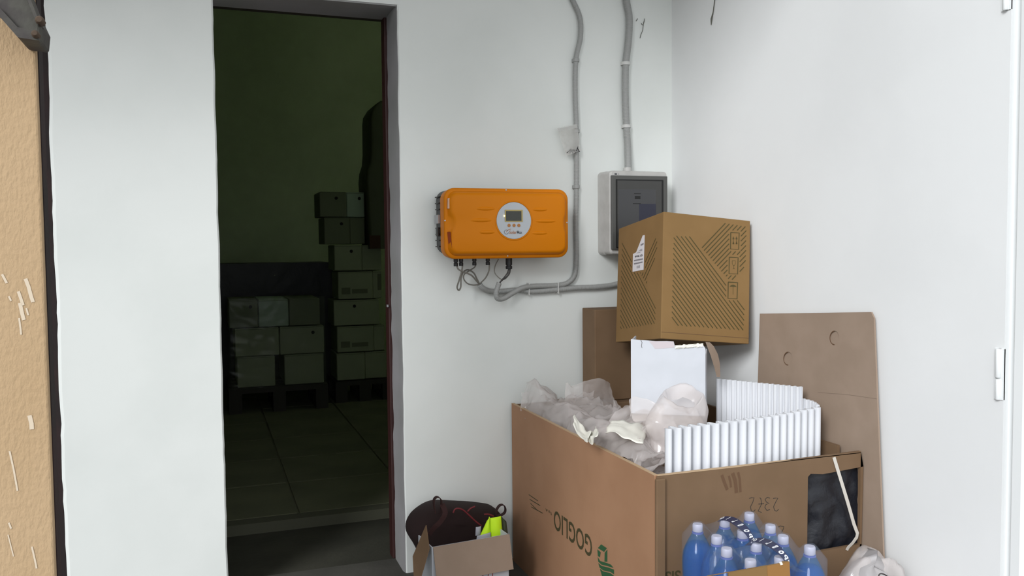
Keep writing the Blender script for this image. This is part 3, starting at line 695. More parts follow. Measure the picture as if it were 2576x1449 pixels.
m2 = hatch([(612, 525), (612, 640), (530, 885), (478, 800), (478, 760)], [(400, 500, 522, 800)], -2.25, 44, onL, nL, .0040)
mb.add(m2.v, m2.f); mb.build('printed_hatching', M['green_ink'], body)
mb = MB()
for x0, y0, x1, y1, sk in ((1172, 497, 1236, 622, 3), (1161, 685, 1228, 810, 3), (1153, 874, 1224, 998, 3)):
    q = [(x0, y0), (x1, y0+4), (x1-4, y1+3), (x0-2, y1)]; q.append(q[0]); stroke(mb, [onF(*zz(*p)) for p in q], .0042, nF)
for ax in (1192, 1216):
    for ay in (548, 585):
        mb.poly([onF(*zz(*p)) for p in ((ax, ay-22), (ax+8, ay), (ax-8, ay))])
    stroke(mb, [onF(*zz(*p)) for p in ((ax, 545), (ax, 588))], .002, nF)
for pts in (((1183, 712), (1208, 712), (1207, 735), (1200, 748), (1190, 748), (1184, 735), (1183, 712)), ((1195, 748), (1195, 770)), ((1188, 772), (1203, 772))):
    stroke(mb, [onF(*zz(*p)) for p in pts], .0016, nF)
mb.poly([onF(*zz(*p)) for p in ((1163, 908), (1175, 897), (1190, 893), (1205, 898), (1216, 910))]); stroke(mb, [onF(*zz(*p)) for p in ((1190, 905), (1190, 968))], .0016, nF)
mb.build('handling_symbol', M['green_ink'], body)
ll = MB().prism([onL(x, y, .0006) for x, y in ((1617.2, 592), (1622, 591.5), (1619, 678.6), (1591.4, 683.8), (1592.5, 639), (1600.5, 634.6))], nL*.0005).build('paper_label', M['label'], body)
def zl(x, y): return onL(1580+x/13.18, 580+y/13.18, .0016)
a, b, d_ = zl(222, 905), zl(478, 850), zl(222, 838); text_fit('lettering', '99615', a, b-a, d_-a, M['ink'], ll, .03)
mb = MB()
for x0, y0, x1, y1, h in ((195, 1000, 490, 940, 45), (195, 1105, 480, 1045, 45), (415, 485, 515, 430, 55), (280, 745, 405, 720, 14)): mb = MB(); mb.poly([zl(x0, y0-h/2), zl(x1, y1-h/2), zl(x1, y1+h/2), zl(x0, y0+h/2)]); mb.build('small_print', M['greyink'], ll)
mb = MB()
for k in range(9): x = 330+k*16; mb.poly([zl(x, max(600, 690-k*14)), zl(x+8, max(600, 685-k*14)), zl(x+8, 690-k*2), zl(x, 692-k*2)])
mb.build('barcode', M['greyink'], ll); mb = MB()
for k in range(6): x = 285+k*20; mb.poly([zl(x, 1170-k*4), zl(x+9, 1168-k*4), zl(x+9, 1255-k*4), zl(x, 1257-k*4)])
mb.build('barcode', M['greyink'], ll)
mb = MB(); stroke(mb, [onF(1664, 835), onF(1884, 851)], .0015, nF); mb.build('crease', M['card_stain'], body)

# brown box standing behind
bx0 = pY(1500, 780, 3.36).x; btop = pY(1500, 780, 3.36).z
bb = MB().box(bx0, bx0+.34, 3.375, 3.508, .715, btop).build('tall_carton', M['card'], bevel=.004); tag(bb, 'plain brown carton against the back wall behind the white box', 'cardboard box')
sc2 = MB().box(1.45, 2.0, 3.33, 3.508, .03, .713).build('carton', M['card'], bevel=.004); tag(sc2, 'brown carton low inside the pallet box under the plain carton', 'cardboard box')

# corrugated foam: one folded band standing on edge
foamZ0, foamZ1 = .40, .852
def fpath():
    pts = [pZ(1692, 1078, .842), pZ(1880, 1062, .842), pZ(2084, 1024, .842)]
    pts = [Vector((p.x, max(p.y, 2.325), 0)) for p in pts]
    pts[0] = Vector((1.34, 2.325, 0)); pts[1] = Vector((1.62, 2.325, 0)); pts[2] = Vector((1.985, 2.395, 0))
    return pts
def wave_sheet(name, pts, pitch, amp, z0, z1, label, taper=None, th=.004, ztop=None):
    path = resample(spline([Vector((p[0], p[1], 0)) for p in pts], 30), .0012); L = len(path)*.0012
    prof = []
    for k, p in enumerate(path):
        t = (path[min(k+1, len(path)-1)]-path[max(k-1, 0)]).normalized(); nn_ = Vector((t.y, -t.x, 0)); s_ = k*.0012/pitch
        a_ = amp*(taper(k/len(path)) if taper else 1)
        w1 = math.sin(2*math.pi*s_); off = nn_*a_*w1 + t*pitch*.05*math.sin(4*math.pi*s_)*-1
        prof.append((p+off, k/len(path)))
    prof = prof[::2]; mb = MB(); vs = []; nz = 3
    for j in range(nz+1):
        for p, u in prof: 
            zt_ = (ztop(u) if ztop else z1)
            vs.append(Vector((p.x, p.y, z0+(zt_-z0)*j/nz)))
    n = len(prof); mb.add(vs, [(j*n+i, j*n+i+1, (j+1)*n+i+1, (j+1)*n+i) for j in range(nz) for i in range(n-1)])
    o = mb.build(name, M['foam'], smooth=True, solid=th); return tag(o, label, 'foam', 'corrugated foam in the pallet box')
FT = pY(1692, 1078, 2.30).z
wave_sheet('foam_sheet', [(1.335, 2.315), (1.52, 2.315), (1.72, 2.325), (1.975, 2.375)], .0345, .017, .3, FT, 'white corrugated foam sheet along the front rim of the pallet box', lambda u: 1-.5*u, .0045, lambda u: FT+(pY(2085, 1021, 2.375).z-FT)*u)
p0, p1, p2 = pY(1803, 952, 2.80), pY(1900, 962, 2.66), pY(2028, 973, 2.50)
print('foam back', p0, p1, p2, FT)
wave_sheet('foam_sheet', [(p0.x, p0.y), (p1.x, p1.y), (p2.x-.01, p2.y)], .021, .0075, .3, p0.z, 'white corrugated foam sheet standing behind the front one beside the white box', lambda u: .5+.6*u, .003, lambda u: p0.z+(p2.z-p0.z)*u)
p3, p4 = pY(2028, 1000, 2.51), pY(2080, 1020, 2.41)
wave_sheet('foam_sheet', [(p3.x-.025, p3.y+.02), (p3.x, p3.y-.03), (p4.x-.02, p4.y+.02)], .016, .005, .3, p3.z, 'short white foam strip closing the gap between the two foam sheets', None, .003, lambda u: p3.z+(p4.z-p3.z)*u)

# ------------------------------------------------------------------ plastic film in the box
def crumple(name, base, nu, nv, amp, seed, m, label, cat='plastic film', fr=9, group='crumpled clear film in the pallet box', solid=0):
    def fn(u, v):
        p = base(u, v); q = p+Vector((seed, seed*.7, 0))
        w_ = Vector((N3(q, fr*.5), N3(q+Vector((5, 1, 2)), fr*.5), N3(q+Vector((3, 3, 8)), fr*.5)))*.06
        r = q+w_; an = Vector((r.x*.35+r.y*.9, r.y*.35-r.x*.9, r.z))
        a1 = Vector((an.x*2.0, an.y*.35, an.z)); a2 = Vector((an.x*.4, an.y*2.4, an.z+3))
        d = Vector((N3(q, fr*.7), N3(q+Vector((9, 3, 1)), fr*.7), N3(q+Vector((2, 8, 1)), fr*.7)))*amp*1.2
        e1 = ridge(a1, fr*.9)-.5; e2 = ridge(a2, fr*.8)-.5
        d += Vector((.5*e1+.3*e2, .4*e2-.4*e1, .9*e1+.7*e2))*amp*.9
        d += Vector((ridge(r, fr*3.2)-.5, ridge(r+Vector((1, 2, 7)), fr*3.2)-.5, ridge(r+Vector((6, 1, 3)), fr*3.4)-.5))*amp*.16
        return p+d
    o = MB().grid(fn, nu, nv).build(name, m, smooth=True, solid=solid)
    if label: tag(o, label, cat, group)
    return o
def clampbox(p, zmin=None): 
    return Vector((min(max(p.x, X0+.03), X1-.04), min(max(p.y, Y0+.03), Y1-.04), p.z))
# filler deep in the box so it reads as full
crumple('film_heap', lambda u, v: Vector((X0+.06+u*(X1-X0-.14), Y0+.07+v*(.45), .55+.03*v)), 50, 40, .035, 3.1, M['film_dense'], 'milky crumpled film filling the pallet box below the foam', fr=11)
def lerp4(a, b, c_, d, u, v): return (a*(1-u)+b*u)*(1-v)+(d*(1-u)+c_*u)*v
# (a) long sheet lying along the left rim
A_ = [pX(1313, 1003, X0+.01), pX(1440, 1098, X0+.012), pX(1600, 1190, X0+.03), pZ(1690, 1195, .66)]
def fa(u, v):
    y = 3.46-u*1.10; rimx = X0+.012
    prof = ((-.018, -.020), (.0, .022), (.03, .055), (.09, .03), (.17, -.02), (.26, -.05))
    t = v*5; k = min(int(t), 4); f_ = t-k; px = prof[k][0]*(1-f_)+prof[k+1][0]*f_; pz = prof[k][1]*(1-f_)+prof[k+1][1]*f_
    bulge = 1.0+.9*math.exp(-((u-.06)/.10)**2)-.75*max(0, u-.35)
    return Vector((rimx+px*1.0+.015, y, ZB+pz*bulge+.006))
crumple('film_sheet', fa, 90, 34, .020, 1.3, M['film_dense'], 'crumpled clear film draped along the left rim of the pallet box', fr=10)
# (b) upright panel by the back
b0, b1, b2, b3 = pY(1425, 1060, 3.28), pY(1560, 1055, 3.22), pY(1535, 968, 3.25), pY(1412, 972, 3.30)
crumple('film_sheet', lambda u, v: lerp4(b0, b1, b2, b3, u, v)+Vector((0, -.05*math.sin(math.pi*u)*v, .02*math.sin(math.pi*u)*v)), 44, 40, .018, 6.2, M['film_dense'], 'clear film sheet standing up in front of the plain carton', fr=8)
b0, b1, b2, b3 = pY(1310, 1030, 3.40), pY(1370, 1055, 3.36), pY(1360, 1000, 3.38), pY(1312, 985, 3.44)
crumple('film_sheet', lambda u, v: lerp4(b0, b1, b2, b3, u, v)+Vector((0, -.03*math.sin(math.pi*u)*v, 0)), 26, 24, .013, 7.7, M['film'], 'small piece of clear film sticking up at the back corner of the pallet box', fr=11)
b0, b1, b2, b3 = pY(1530, 1075, 3.05), pY(1600, 1075, 3.0), pY(1588, 1020, 3.02), pY(1540, 1012, 3.06)
crumple('film_sheet', lambda u, v: lerp4(b0, b1, b2, b3, u, v)+Vector((0, -.04*math.sin(math.pi*u), 0)), 26, 24, .014, 8.4, M['film'], 'small film fold between the plain carton and the white box', fr=11)
# (c) open bag mouth in front of the white box
bc = pY(1690, 1010, 2.60)
ringc = [pY(x, y, Y) for x, y, Y in ((1655, 995, 2.58), (1668, 980, 2.62), (1700, 975, 2.64), (1740, 976, 2.62), (1762, 988, 2.58), (1768, 1003, 2.55), (1755, 1018, 2.52), (1715, 1022, 2.50), (1680, 1012, 2.51), (1660, 1004, 2.54))]
rs = spline(ringc+[ringc[0]], 6)
def fc(u, v):
    k = u*(len(rs)-1); i = min(int(k), len(rs)-2); p = rs[i]*(1-(k-i))+rs[i+1]*(k-i); cen = sum(ringc, Vector())/len(ringc)
    if v < .18: q = p+(cen-p)*(.35*(1-v/.18))+Vector((0, 0, -.035*(1-v/.18)))
    else:
        t = (v-.18)/.82; q = p+(p-cen)*(.35*math.sin(math.pi*min(t*1.2, 1)))+Vector((-.05*t, -.03*t, -.17*t)); 
    return q
crumple('film_bag', fc, 60, 40, .012, 2.9, M['film_dense'], 'clear plastic bag with a round open mouth before the white box', 'plastic bag', fr=10)
b0, b1, b2, b3 = pY(1585, 1050, 2.66), pY(1670, 1060, 2.56), pY(1668, 1010, 2.58), pY(1590, 1002, 2.66)
crumple('film_sheet', lambda u, v: lerp4(b0, b1, b2, b3, u, v)+Vector((.0, -.05*math.sin(math.pi*u), .02*math.sin(math.pi*v))), 34, 26, .016, 9.9, M['film_dense'], 'crumpled film bunched at the neck of the plastic bag', fr=12)
# (d) folds in the front left part
b0, b1, b2, b3 = Vector((X0+.05, 2.34, .67)), Vector((1.60, 2.44, .69)), Vector((1.60, 2.92, .79)), Vector((X0+.06, 2.80, .71))
crumple('film_sheet', lambda u, v: lerp4(b0, b1, b2, b3, u, v)+Vector((0, 0, .045*math.sin(math.pi*u)*math.sin(math.pi*v))), 90, 80, .042, 4.4, M['film_dense'], 'large crumpled clear film in the near corner of the pallet box', fr=8)
b0, b1, b2, b3 = Vector((X0+.06, 2.72, .68)), Vector((1.52, 2.80, .74)), Vector((1.52, 3.25, .76)), Vector((X0+.05, 3.42, .72))
crumple('film_sheet', lambda u, v: lerp4(b0, b1, b2, b3, u, v)+Vector((0, 0, .02*math.sin(math.pi*u)*math.sin(math.pi*v))), 60, 60, .028, 5.8, M['film'], 'crumpled clear film spread over the back of the pallet box', fr=9)
# paper scraps
def paper(pts, z, seed, label):
    q = [pZ(x, y, z) for x, y in pts]
    o = MB().grid(lambda u, v: lerp4(q[0], q[1], q[2], q[3], u, v)+Vector((.008*N3((u*3, v*3, seed)), .008*N3((u*3, v*3, seed+5)), .014*N3((u*3.2, v*3.2, seed+9))+.018*math.sin(3*u+seed))), 18, 14).build('paper_scrap', M['paper'], smooth=True, solid=.0006)
    tag(o, label, 'paper', 'torn paper scraps among the film')
paper(((1522, 1100), (1618, 1108), (1626, 1062), (1536, 1072)), .765, 1.1, 'cream torn paper scrap lying in the middle of the film')
paper(((1440, 1070), (1476, 1108), (1488, 1078), (1444, 1050)), .765, 2.7, 'cream torn paper scrap folded near the left rim of the pallet box')
paper(((1478, 1100), (1502, 1108), (1500, 1084), (1476, 1078)), .76, 4.2, 'small cream paper scrap between the two larger ones')

# ================================================================== LEANING CARDBOARD SHEET
ls = empty('cardboard_sheet', (2.05, 2.5, 0), 'flat grey-brown cardboard sheet with two round cut holes leaning on the right wall', 'cardboard sheet')
def sh(x, y): 
    d = ray(x, y); # plane leaning on the wall: X = 2.072 at z=1.17, 2.052 at z=0
    n = Vector((1, 0, -.017)).normalized(); p_ = Vector((2.066, 0, 1.17)); return CAM+d*((p_-CAM).dot(n)/d.dot(n))
cn = [sh(1913, 789), sh(2193, 785), sh(2200, 800), sh(2212, 1100), sh(2224, 1400)]
lowf = cn[4]+(cn[4]-cn[3])*((cn[4].z-.0)/(cn[3].z-cn[4].z)); lowb = Vector((lowf.x, cn[0].y+.02, 0))
holes = []
for cx_, cy_, ry in ((1984, 902, 17), (2101, 850, 18)):
    holes.append([sh(cx_+.66*ry*math.cos(a), cy_+ry*math.sin(a)) for a in [2*math.pi*i/20 for i in range(20)]])
bm = bmesh.new(); ov = [bm.verts.new(p) for p in (cn[0], cn[1], cn[2], cn[3], cn[4], lowf, lowb)]
eds = [bm.edges.new((ov[i], ov[(i+1) % len(ov)])) for i in range(len(ov))]
for h in holes:
    hv = [bm.verts.new(p) for p in h]; eds += [bm.edges.new((hv[i], hv[(i+1) % 20])) for i in range(20)]
bmesh.ops.triangle_fill(bm, use_beauty=True, use_dissolve=False, edges=eds)
bmesh.ops.recalc_face_normals(bm, faces=bm.faces)
me = bpy.data.meshes.new('sheet'); bm.to_mesh(me); bm.free(); o = bpy.data.objects.new('sheet', me); COL.objects.link(o); me.materials.append(M['card_grey'])
md = o.modifiers.new('s', 'SOLIDIFY'); md.thickness = .006; md.offset = 0; put(o, ls)
for h in holes:   # punched discs pushed a little back
    c_ = sum(h, Vector())/20; MB().prism([c_+(p-c_)*.985+Vector((.0010, 0, 0)) for p in h], (.002, 0, 0)).build('punched_disc', M['card_grey'], ls)
    mb = MB(); stroke(mb, [c_+(h[k]-c_)*.96-Vector((.0034, 0, 0)) for k in range(5, 16)], .0035, (-1, 0, 0)); mb.build('cut_edge', M['card_stain'], ls)
mb = MB(); stroke(mb, [sh(2060, 987)-Vector((.0035, 0, 0)), sh(2130, 992)-Vector((.0035, 0, 0)), sh(2207, 1003)-Vector((.0035, 0, 0))], .0016, (-1, 0, 0)); mb.build('crease', mat('crease', (.24, .175, .13), .9), ls)

# ================================================================== WATER BOTTLES
CZ = .585
capspx = [[(1755, 1322), (1823, 1310), (1885, 1295)], [(1803, 1352), (1868, 1338), (1938, 1325)], [(1828, 1383), (1902, 1370), (1970, 1352)], [(1888, 1412), (1962, 1405), (2037, 1378)]]
BZ = CZ-.318
lc = empty('carton', (1.42, 2.0, 0), 'brown carton with its front flap raised before the blue bottles', 'cardboard box')
cfy = 1.772
MB().box(1.19, 1.68, cfy+.006, 2.215, 0, BZ-.001).build('carton_body', M['card_gold'], lc, bevel=.004)
fa0, fb0 = pY(1780, 1450, cfy), pY(1986, 1413, cfy)
MB().prism([Vector((1.20, cfy, BZ-.02)), Vector((fb0.x+.004, cfy, BZ-.02)), fb0, pY(1972, 1413, cfy), pY(1962, 1418, cfy), fa0, fa0+(fa0-fb0)*((1.20-fa0.x)/(fa0.x-fb0.x))], (0, .005, 0)).build('front_flap', M['card_gold'], lc)
MB().prism([pY(1930, 1424, cfy-.0006), pY(1986, 1413, cfy-.0006), pY(1988, 1449, cfy-.0006), pY(1932, 1470, cfy-.0006)], (0, .0004, 0)).build('packing_tape', M['tape'], lc)
MB().prism([pY(1962, 1416, cfy-.002), pY(1967, 1414, cfy-.002), pY(1970, 1420, cfy-.002), pY(1964, 1422, cfy-.002)], (0, .004, 0)).build('torn_bit', M['paper'], lc)
prof = [(.001, 0), (.034, 0), (.041, .006), (.0435, .02), (.0435, .06), (.042, .066), (.0435, .072), (.0435, .095), (.040, .115), (.0395, .135), (.043, .16), (.0445, .19), (.0445, .215), (.042, .235), (.036, .252), (.027, .270), (.019, .284), (.0145, .294), (.0135, .300), (.0135, .304)]
wprof = [(.001, .004)]+[(r-.0025, max(z, .004)) for r, z in prof[1:15]]+[(.024, .262), (.001, .262)]
order = ['back left', 'back middle', 'back right']
rows = [['behind the taped handle and at the far left corner', ], ]
pos = [[pZ(x, y-5, CZ) for x, y in r] for r in capspx]
b_proto = None
def bottle_at(p, label, grp):
    global b_proto
    if b_proto is None:
        e = empty('water_bottle', (0, 0, 0), label, 'bottle', grp)
        MB().lathe(prof, n=28).build('bottle_body', M['pet'], e, smooth=60)
        MB().lathe(wprof, n=24).build('water', M['water'], e, smooth=60)
        MB().lathe([(.0142, .2955), (.0150, .2965), (.0150, .314), (.0135, .3175), (.001, .318)], n=24).build('cap', M['cap'], e, smooth=45)
        MB().lathe([(.0165, .290), (.0165, .2945), (.0145, .2948)], n=24).build('neck_ring', M['capring'], e, smooth=45)
        b_proto = e
    else:
        e = b_proto.copy(); COL.objects.link(e)
        for ch in list(b_proto.children):
            c_ = ch.copy(); COL.objects.link(c_); c_.parent = e
        e['label'] = label
    e.location = (p.x, p.y, BZ)
    return e
side = ['left', 'middle', 'right']
for r in range(4):
    for k in range(3):
        col_ = ('in the column towards the wide brown panel edge', '', '')
        names = {(0, 0): 'blue water bottle of the far pack nearest the pallet box corner flap', (0, 1): 'blue water bottle under the far pack handle, beside the pallet box', (0, 2): 'blue water bottle of the far pack standing right under the handwritten number',
                 (1, 0): 'blue water bottle of the far pack, second from the box corner on its open side', (1, 1): 'blue water bottle under the far pack handle, away from the pallet box', (1, 2): 'blue water bottle of the far pack, wall side, touching the near pack',
                 (2, 0): 'blue water bottle of the near pack, open side, touching the far pack', (2, 1): 'blue water bottle under the near pack handle, touching the far pack', (2, 2): 'blue water bottle of the near pack, wall side, touching the far pack',
                 (3, 0): 'blue water bottle of the near pack half hidden by the raised carton flap', (3, 1): 'blue water bottle under the near pack handle, touching the carton flap', (3, 2): 'blue water bottle at the outer corner of the near pack beside the plastic bag'}
        bottle_at(pos[r][k], names[(r, k)], 'blue water bottles in two shrink packs')
def pack(rows_, label):
    P_ = [p for r in rows_ for p in r]; cx_ = sum(p.x for p in P_)/6; cy_ = sum(p.y for p in P_)/6
    e = empty('shrink_pack_wrap', (cx_, cy_, BZ), label, 'plastic wrap')
    def hgt(x, y):
        h = -1
        for p in P_:
            d = math.hypot(x-p.x, y-p.y)
            v = .3205 if d < .016 else .3205-1.25*(d-.016) if d < .06 else .2655-.55*(d-.06)
            h = max(h, v)
        return BZ+max(h, .22)
    # outline: rounded hull of the six bottles
    def hull(s_):
        out = []; n = 40
        for i in range(n):
            a = 2*math.pi*i/n; dr = Vector((math.cos(a), math.sin(a), 0)); best = max(P_, key=lambda p: p.dot(dr)); out.append(Vector((best.x, best.y, 0))+dr*s_)
        return out
    # top drape: radial grid from centre line
    H = hull(.0455); cen = Vector((cx_, cy_, 0)); L = []
    for t in [0.0001]+[k/26 for k in range(1, 27)]:
        L.append([Vector(((cen+(p-cen)*t).x, (cen+(p-cen)*t).y, hgt((cen+(p-cen)*t).x, (cen+(p-cen)*t).y))) for p in H])
    for z in (BZ+.18, BZ+.09, BZ+.002):
        L.append([Vector((p.x, p.y, z)) for p in hull(.046)])
    # densify around
    D2 = []
    for lo in L:
        row = []
        for i, p in enumerate(lo):
            q = lo[(i+1) % len(lo)]; row += [p+(q-p)*t/3 for t in range(3)]
        D2.append(row)
    for lo in D2[:27]:
        for p in lo: p.z = hgt(p.x, p.y)+.0012
    MB().loops(D2, False, False).build('film', M['film_shrink'], e, smooth=True)
    return e
w1 = pack(pos[0:2], 'clear shrink wrap with handle around the far six bottles')
w2 = pack(pos[2:4], 'clear shrink wrap with handle around the near six bottles')
def handle(e, px, label):
    pts = spline([pZ(x, y, z) for x, y, z in px], 8)
    hb = MB().band(pts, (.85, .5, .18), .025, .0008).build('carry_handle', M['navy'], e)
    # white letters set along the band
    L = len(pts); word = 'boario'
    for i, ch in enumerate(word):
        k = int(L*(.80-.125*i)); p = pts[k]; t = (pts[max(k-2, 0)]-pts[min(k+2, L-1)]).normalized()
        sd = Vector((.85, .5, .18)); sd = (sd-t*sd.dot(t)).normalized(); up = t.cross(sd)
        if up.z < 0: up = -up
        w_ = .0115 if ch != 'i' else .004
        text_fit('letter', ch, p-t*w_/2+sd*.009+up*.0012, t*w_, sd*-.018, M['whiteprint'], hb, .035)
    p, q = pts[int(L*.90)], pts[int(L*.985)]; sd = Vector((.85, .5, .18)).normalized(); t = (q-p).normalized(); up = sd.cross(t); 
    if (CAM-p).dot(up) < 0: up = -up
    MB().prism([p+sd*.0115+up*.001, p-sd*.0115+up*.001, q-sd*.0115+up*.001, q+sd*.0115+up*.001], up*.0006).build('white_block', M['whiteprint'], hb)
handle(w1, [(1806, 1312, .578), (1818, 1304, .588), (1838, 1306, .596), (1858, 1318, .602), (1876, 1334, .598), (1888, 1350, .585), (1893, 1364, .570)], 'far')
handle(w2, [(1880, 1372, .578), (1900, 1359, .588), (1922, 1361, .596), (1945, 1373, .602), (1963, 1388, .598), (1977, 1404, .585), (1981, 1422, .570)], 'near')

# ================================================================== PLASTIC BAG ON THE RIGHT
def pbag(u, v):
    a = 2*math.pi*u; c_ = Vector((1.89, 2.02, 0)); t = v
    r = .125*math.sqrt(max(0, 1-max(0, (t-.45)/.55)**2.4))+.0005
    zt_ = .465+.02*math.cos(a-1.2)-.012*math.cos(a+.9)
    return Vector((c_.x+r*1.02*math.cos(a), c_.y+r*1.05*math.sin(a), .005+(zt_-.005)*t))
o = crumple('plastic_bag', pbag, 70, 50, .026, 12.3, M['film_dense'], 'stuffed cloudy plastic bag on the floor by the right wall', 'plastic bag', fr=8, group=None)
for vtx in o.data.vertices: vtx.co.x = min(vtx.co.x, XR-.045); vtx.co.z = max(vtx.co.z, .002); vtx.co.y = min(vtx.co.y, Y0-.03)
tag(o, 'stuffed cloudy plastic bag on the floor by the right wall', 'plastic bag')
if 'group' in o: del o['group']
def pbag2(u, v): p = pbag(u, v); return Vector((1.86+(p.x-1.86)*.82, 2.02+(p.y-2.02)*.82, p.z*.93+.01))
o2 = crumple('stuffing', pbag2, 40, 30, .02, 15.1, mat('grey_waste_film', (.36, .34, .34), .5), None, fr=9); put(o2, o)
for k in ('category', 'group'):
    if k in o2: del o2[k]
tie_pts = [pZ(x, y, .50) for x, y in ((2203, 1455), (2201, 1446), (2205, 1440), (2213, 1441), (2222, 1446), (2228, 1452))]
tag(MB().tube(spline([p+Vector((-.02, -.035, .012)) for p in tie_pts], 6), .0018, 6).build('wire_loop', M['cable2'], smooth=True), 'thin dark wire loop on the stuffed plastic bag', 'wire')

# ================================================================== SMALL CARTON, TOOL BAG, VEST
zc = .286
A1, A2 = pZ(1086, 1377, zc), pZ(1279, 1344, zc)
ex = (A2-A1); CWd = ex.length; ex.normalize(); ey = Vector((-ex.y, ex.x, 0)); CD = .15
T2 = Matrix(((ex.x, ey.x, 0, A1.x), (ex.y, ey.y, 0, A1.y), (0, 0, 1, 0), (0, 0, 0, 1)))
sm = empty('small_carton', T2 @ Vector((CWd/2, CD/2, 0)), 'small white carton with folded out brown flaps before the tool bag', 'cardboard box')
MB().box(0, CWd, 0, .004, 0, zc, T2).build('front_panel', M['whitecard'], sm)
MB().box(0, .004, .004, CD, 0, zc, T2).build('side_panel', M['whitecard'], sm)
MB().box(CWd-.004, CWd, .004, CD, 0, zc, T2).build('side_panel', M['whitecard'], sm)
MB().box(.004, CWd-.004, CD-.004, CD, 0, zc-.11, T2).build('back_panel', M['whitecard'], sm)
MB().box(.004, CWd-.004, .004, CD-.004, 0, .004, T2).build('bottom_panel', M['whitecard'], sm)
mb = MB(); mb.prism([T2 @ Vector(p) for p in ((.004, -.002, zc+.001), (CWd+.002, -.002, zc+.001), (CWd+.006, -.028, zc-.128), (.008, -.028, zc-.128))], ey*-.003); mb.build('front_flap', M['card_grey'], sm)
mb = MB(); mb.prism([pY(1073, 1321, 3.12), pY(1081, 1381, 3.035), pY(1061, 1449, 3.02), pY(1044, 1475, 3.02), pY(1040, 1399, 3.08)], (-.003, 0, 0)); mb.build('side_flap', M['card'], sm)
mb = MB()
for i, (x0, z0, x1, z1) in enumerate(((.20, .135, .212, .155), (.225, .13, .232, .158), (.245, .132, .247, .152))): stroke(mb, [T2 @ Vector((x0, -.001, z0)), T2 @ Vector((x1, -.001, z1))], .003, -ey)
mb.build('marker_scribble', M['redpen'], sm)
# tool bag standing behind
tb = empty('tool_bag', (.95, 3.34, 0), 'dark maroon fabric tool bag behind the small carton', 'bag')
out = [(.84, .004), (.80, .10), (.757, .19), (.732, .255), (.733, .30), (.755, .338), (.80, .372), (.85, .388), (.90, .386), (1.0, .368), (1.08, .352), (1.13, .335), (1.155, .30), (1.155, .2), (1.15, .1), (1.13, .004)]
oc = spline([Vector((x+.028*max(0, 1-(x-.73)/.42), 0, z*.93 if z > .25 else z)) for x, z in out], 4); cen = Vector((.95, 0, .2)); L = []
YBc = 3.40; hd = .115
for t in (-1, -.97, -.88, -.7, -.4, 0, .4, .7, .88, .97, 1):
    s_ = (1-abs(t)**3.2)**.45 if abs(t) < 1 else .0; s_ = .55+.45*s_
    L.append([Vector((cen.x+(p.x-cen.x)*s_, YBc+hd*t, max(.004, cen.z+(p.z*.93-cen.z)*s_)))+Vector((0, .006*N3((p.x*14, t*2, p.z*14)), 0)) for p in oc])
MB().loops(L).build('bag_body', M['maroon'], tb, smooth=60)
def loop_band(pts, w_, m, name='handle'): return MB().band(spline(pts, 8), (0, 1, 0), w_, .003).build(name, M[m], tb, smooth=40)
def tp(x, y, Y=3.25): return pY(x, y, Y)
loop_band([tp(1094, 1290), tp(1091, 1268), tp(1092, 1256), tp(1100, 1250), tp(1109, 1256), tp(1110, 1270), tp(1108, 1295)], .022, 'maroon2')
loop_band([tp(1247, 1296, 3.30), tp(1248, 1285, 3.30), tp(1256, 1272, 3.30), tp(1266, 1270, 3.30), tp(1271, 1278, 3.30), tp(1270, 1288, 3.30), tp(1262, 1295, 3.30), tp(1250, 1297, 3.30)], .02, 'maroon2')
MB().band(spline([tp(1112, 1268, 3.245), tp(1120, 1290, 3.225), tp(1108, 1312, 3.222), tp(1090, 1330, 3.222), tp(1080, 1345, 3.225)], 6), (1, 0, .6), .02, .003).build('strap', M['maroon2'], tb)
for px in (((1140, 1290), (1144, 1282), (1152, 1279), (1165, 1283), (1180, 1296), (1195, 1310), (1211, 1323)), ((1176, 1287), (1184, 1279), (1195, 1274)), ((1218, 1294), (1230, 1294), (1242, 1299))):
    MB().tube(spline([tp(x, y, 3.215) for x, y in px], 6), .0035, 7).build('red_cord', M['redcord'], tb, smooth=True)
# vest in the carton
vs = empty('safety_vest', T2 @ Vector((CWd*.75, CD*.6, 0)), 'fluorescent yellow safety vest with grey reflective tape in the small carton', 'vest')
def vq(pts, Y, name, m, bulge=.012):
    q = [tp(x, y, Y) for x, y in pts]
    MB().grid(lambda u, v: lerp4(q[0], q[1], q[2], q[3], u, v)+Vector((0, -bulge*math.sin(math.pi*u)*math.sin(math.pi*(v*.8+.1)), 0)), 10, 10).build(name, M[m], vs, smooth=True, solid=.003)
vq(((1196, 1372), (1240, 1370), (1231, 1300), (1226, 1309)), 3.155, 'vest_fold', 'hivis')
vq(((1235, 1372), (1266, 1370), (1260, 1298), (1233, 1303)), 3.145, 'vest_fold', 'hivis')
vq(((1196, 1372), (1236, 1370), (1234, 1339), (1200, 1348)), 3.140, 'reflective_tape', 'reflective', .006)
vq(((1196, 1348), (1208, 1346), (1210, 1324), (1197, 1326)), 3.165, 'reflective_tape', 'reflective', .004)
vq(((1262, 1370), (1280, 1368), (1273, 1312), (1262, 1300)), 3.165, 'dark_lining', 'dkgreen', .008)

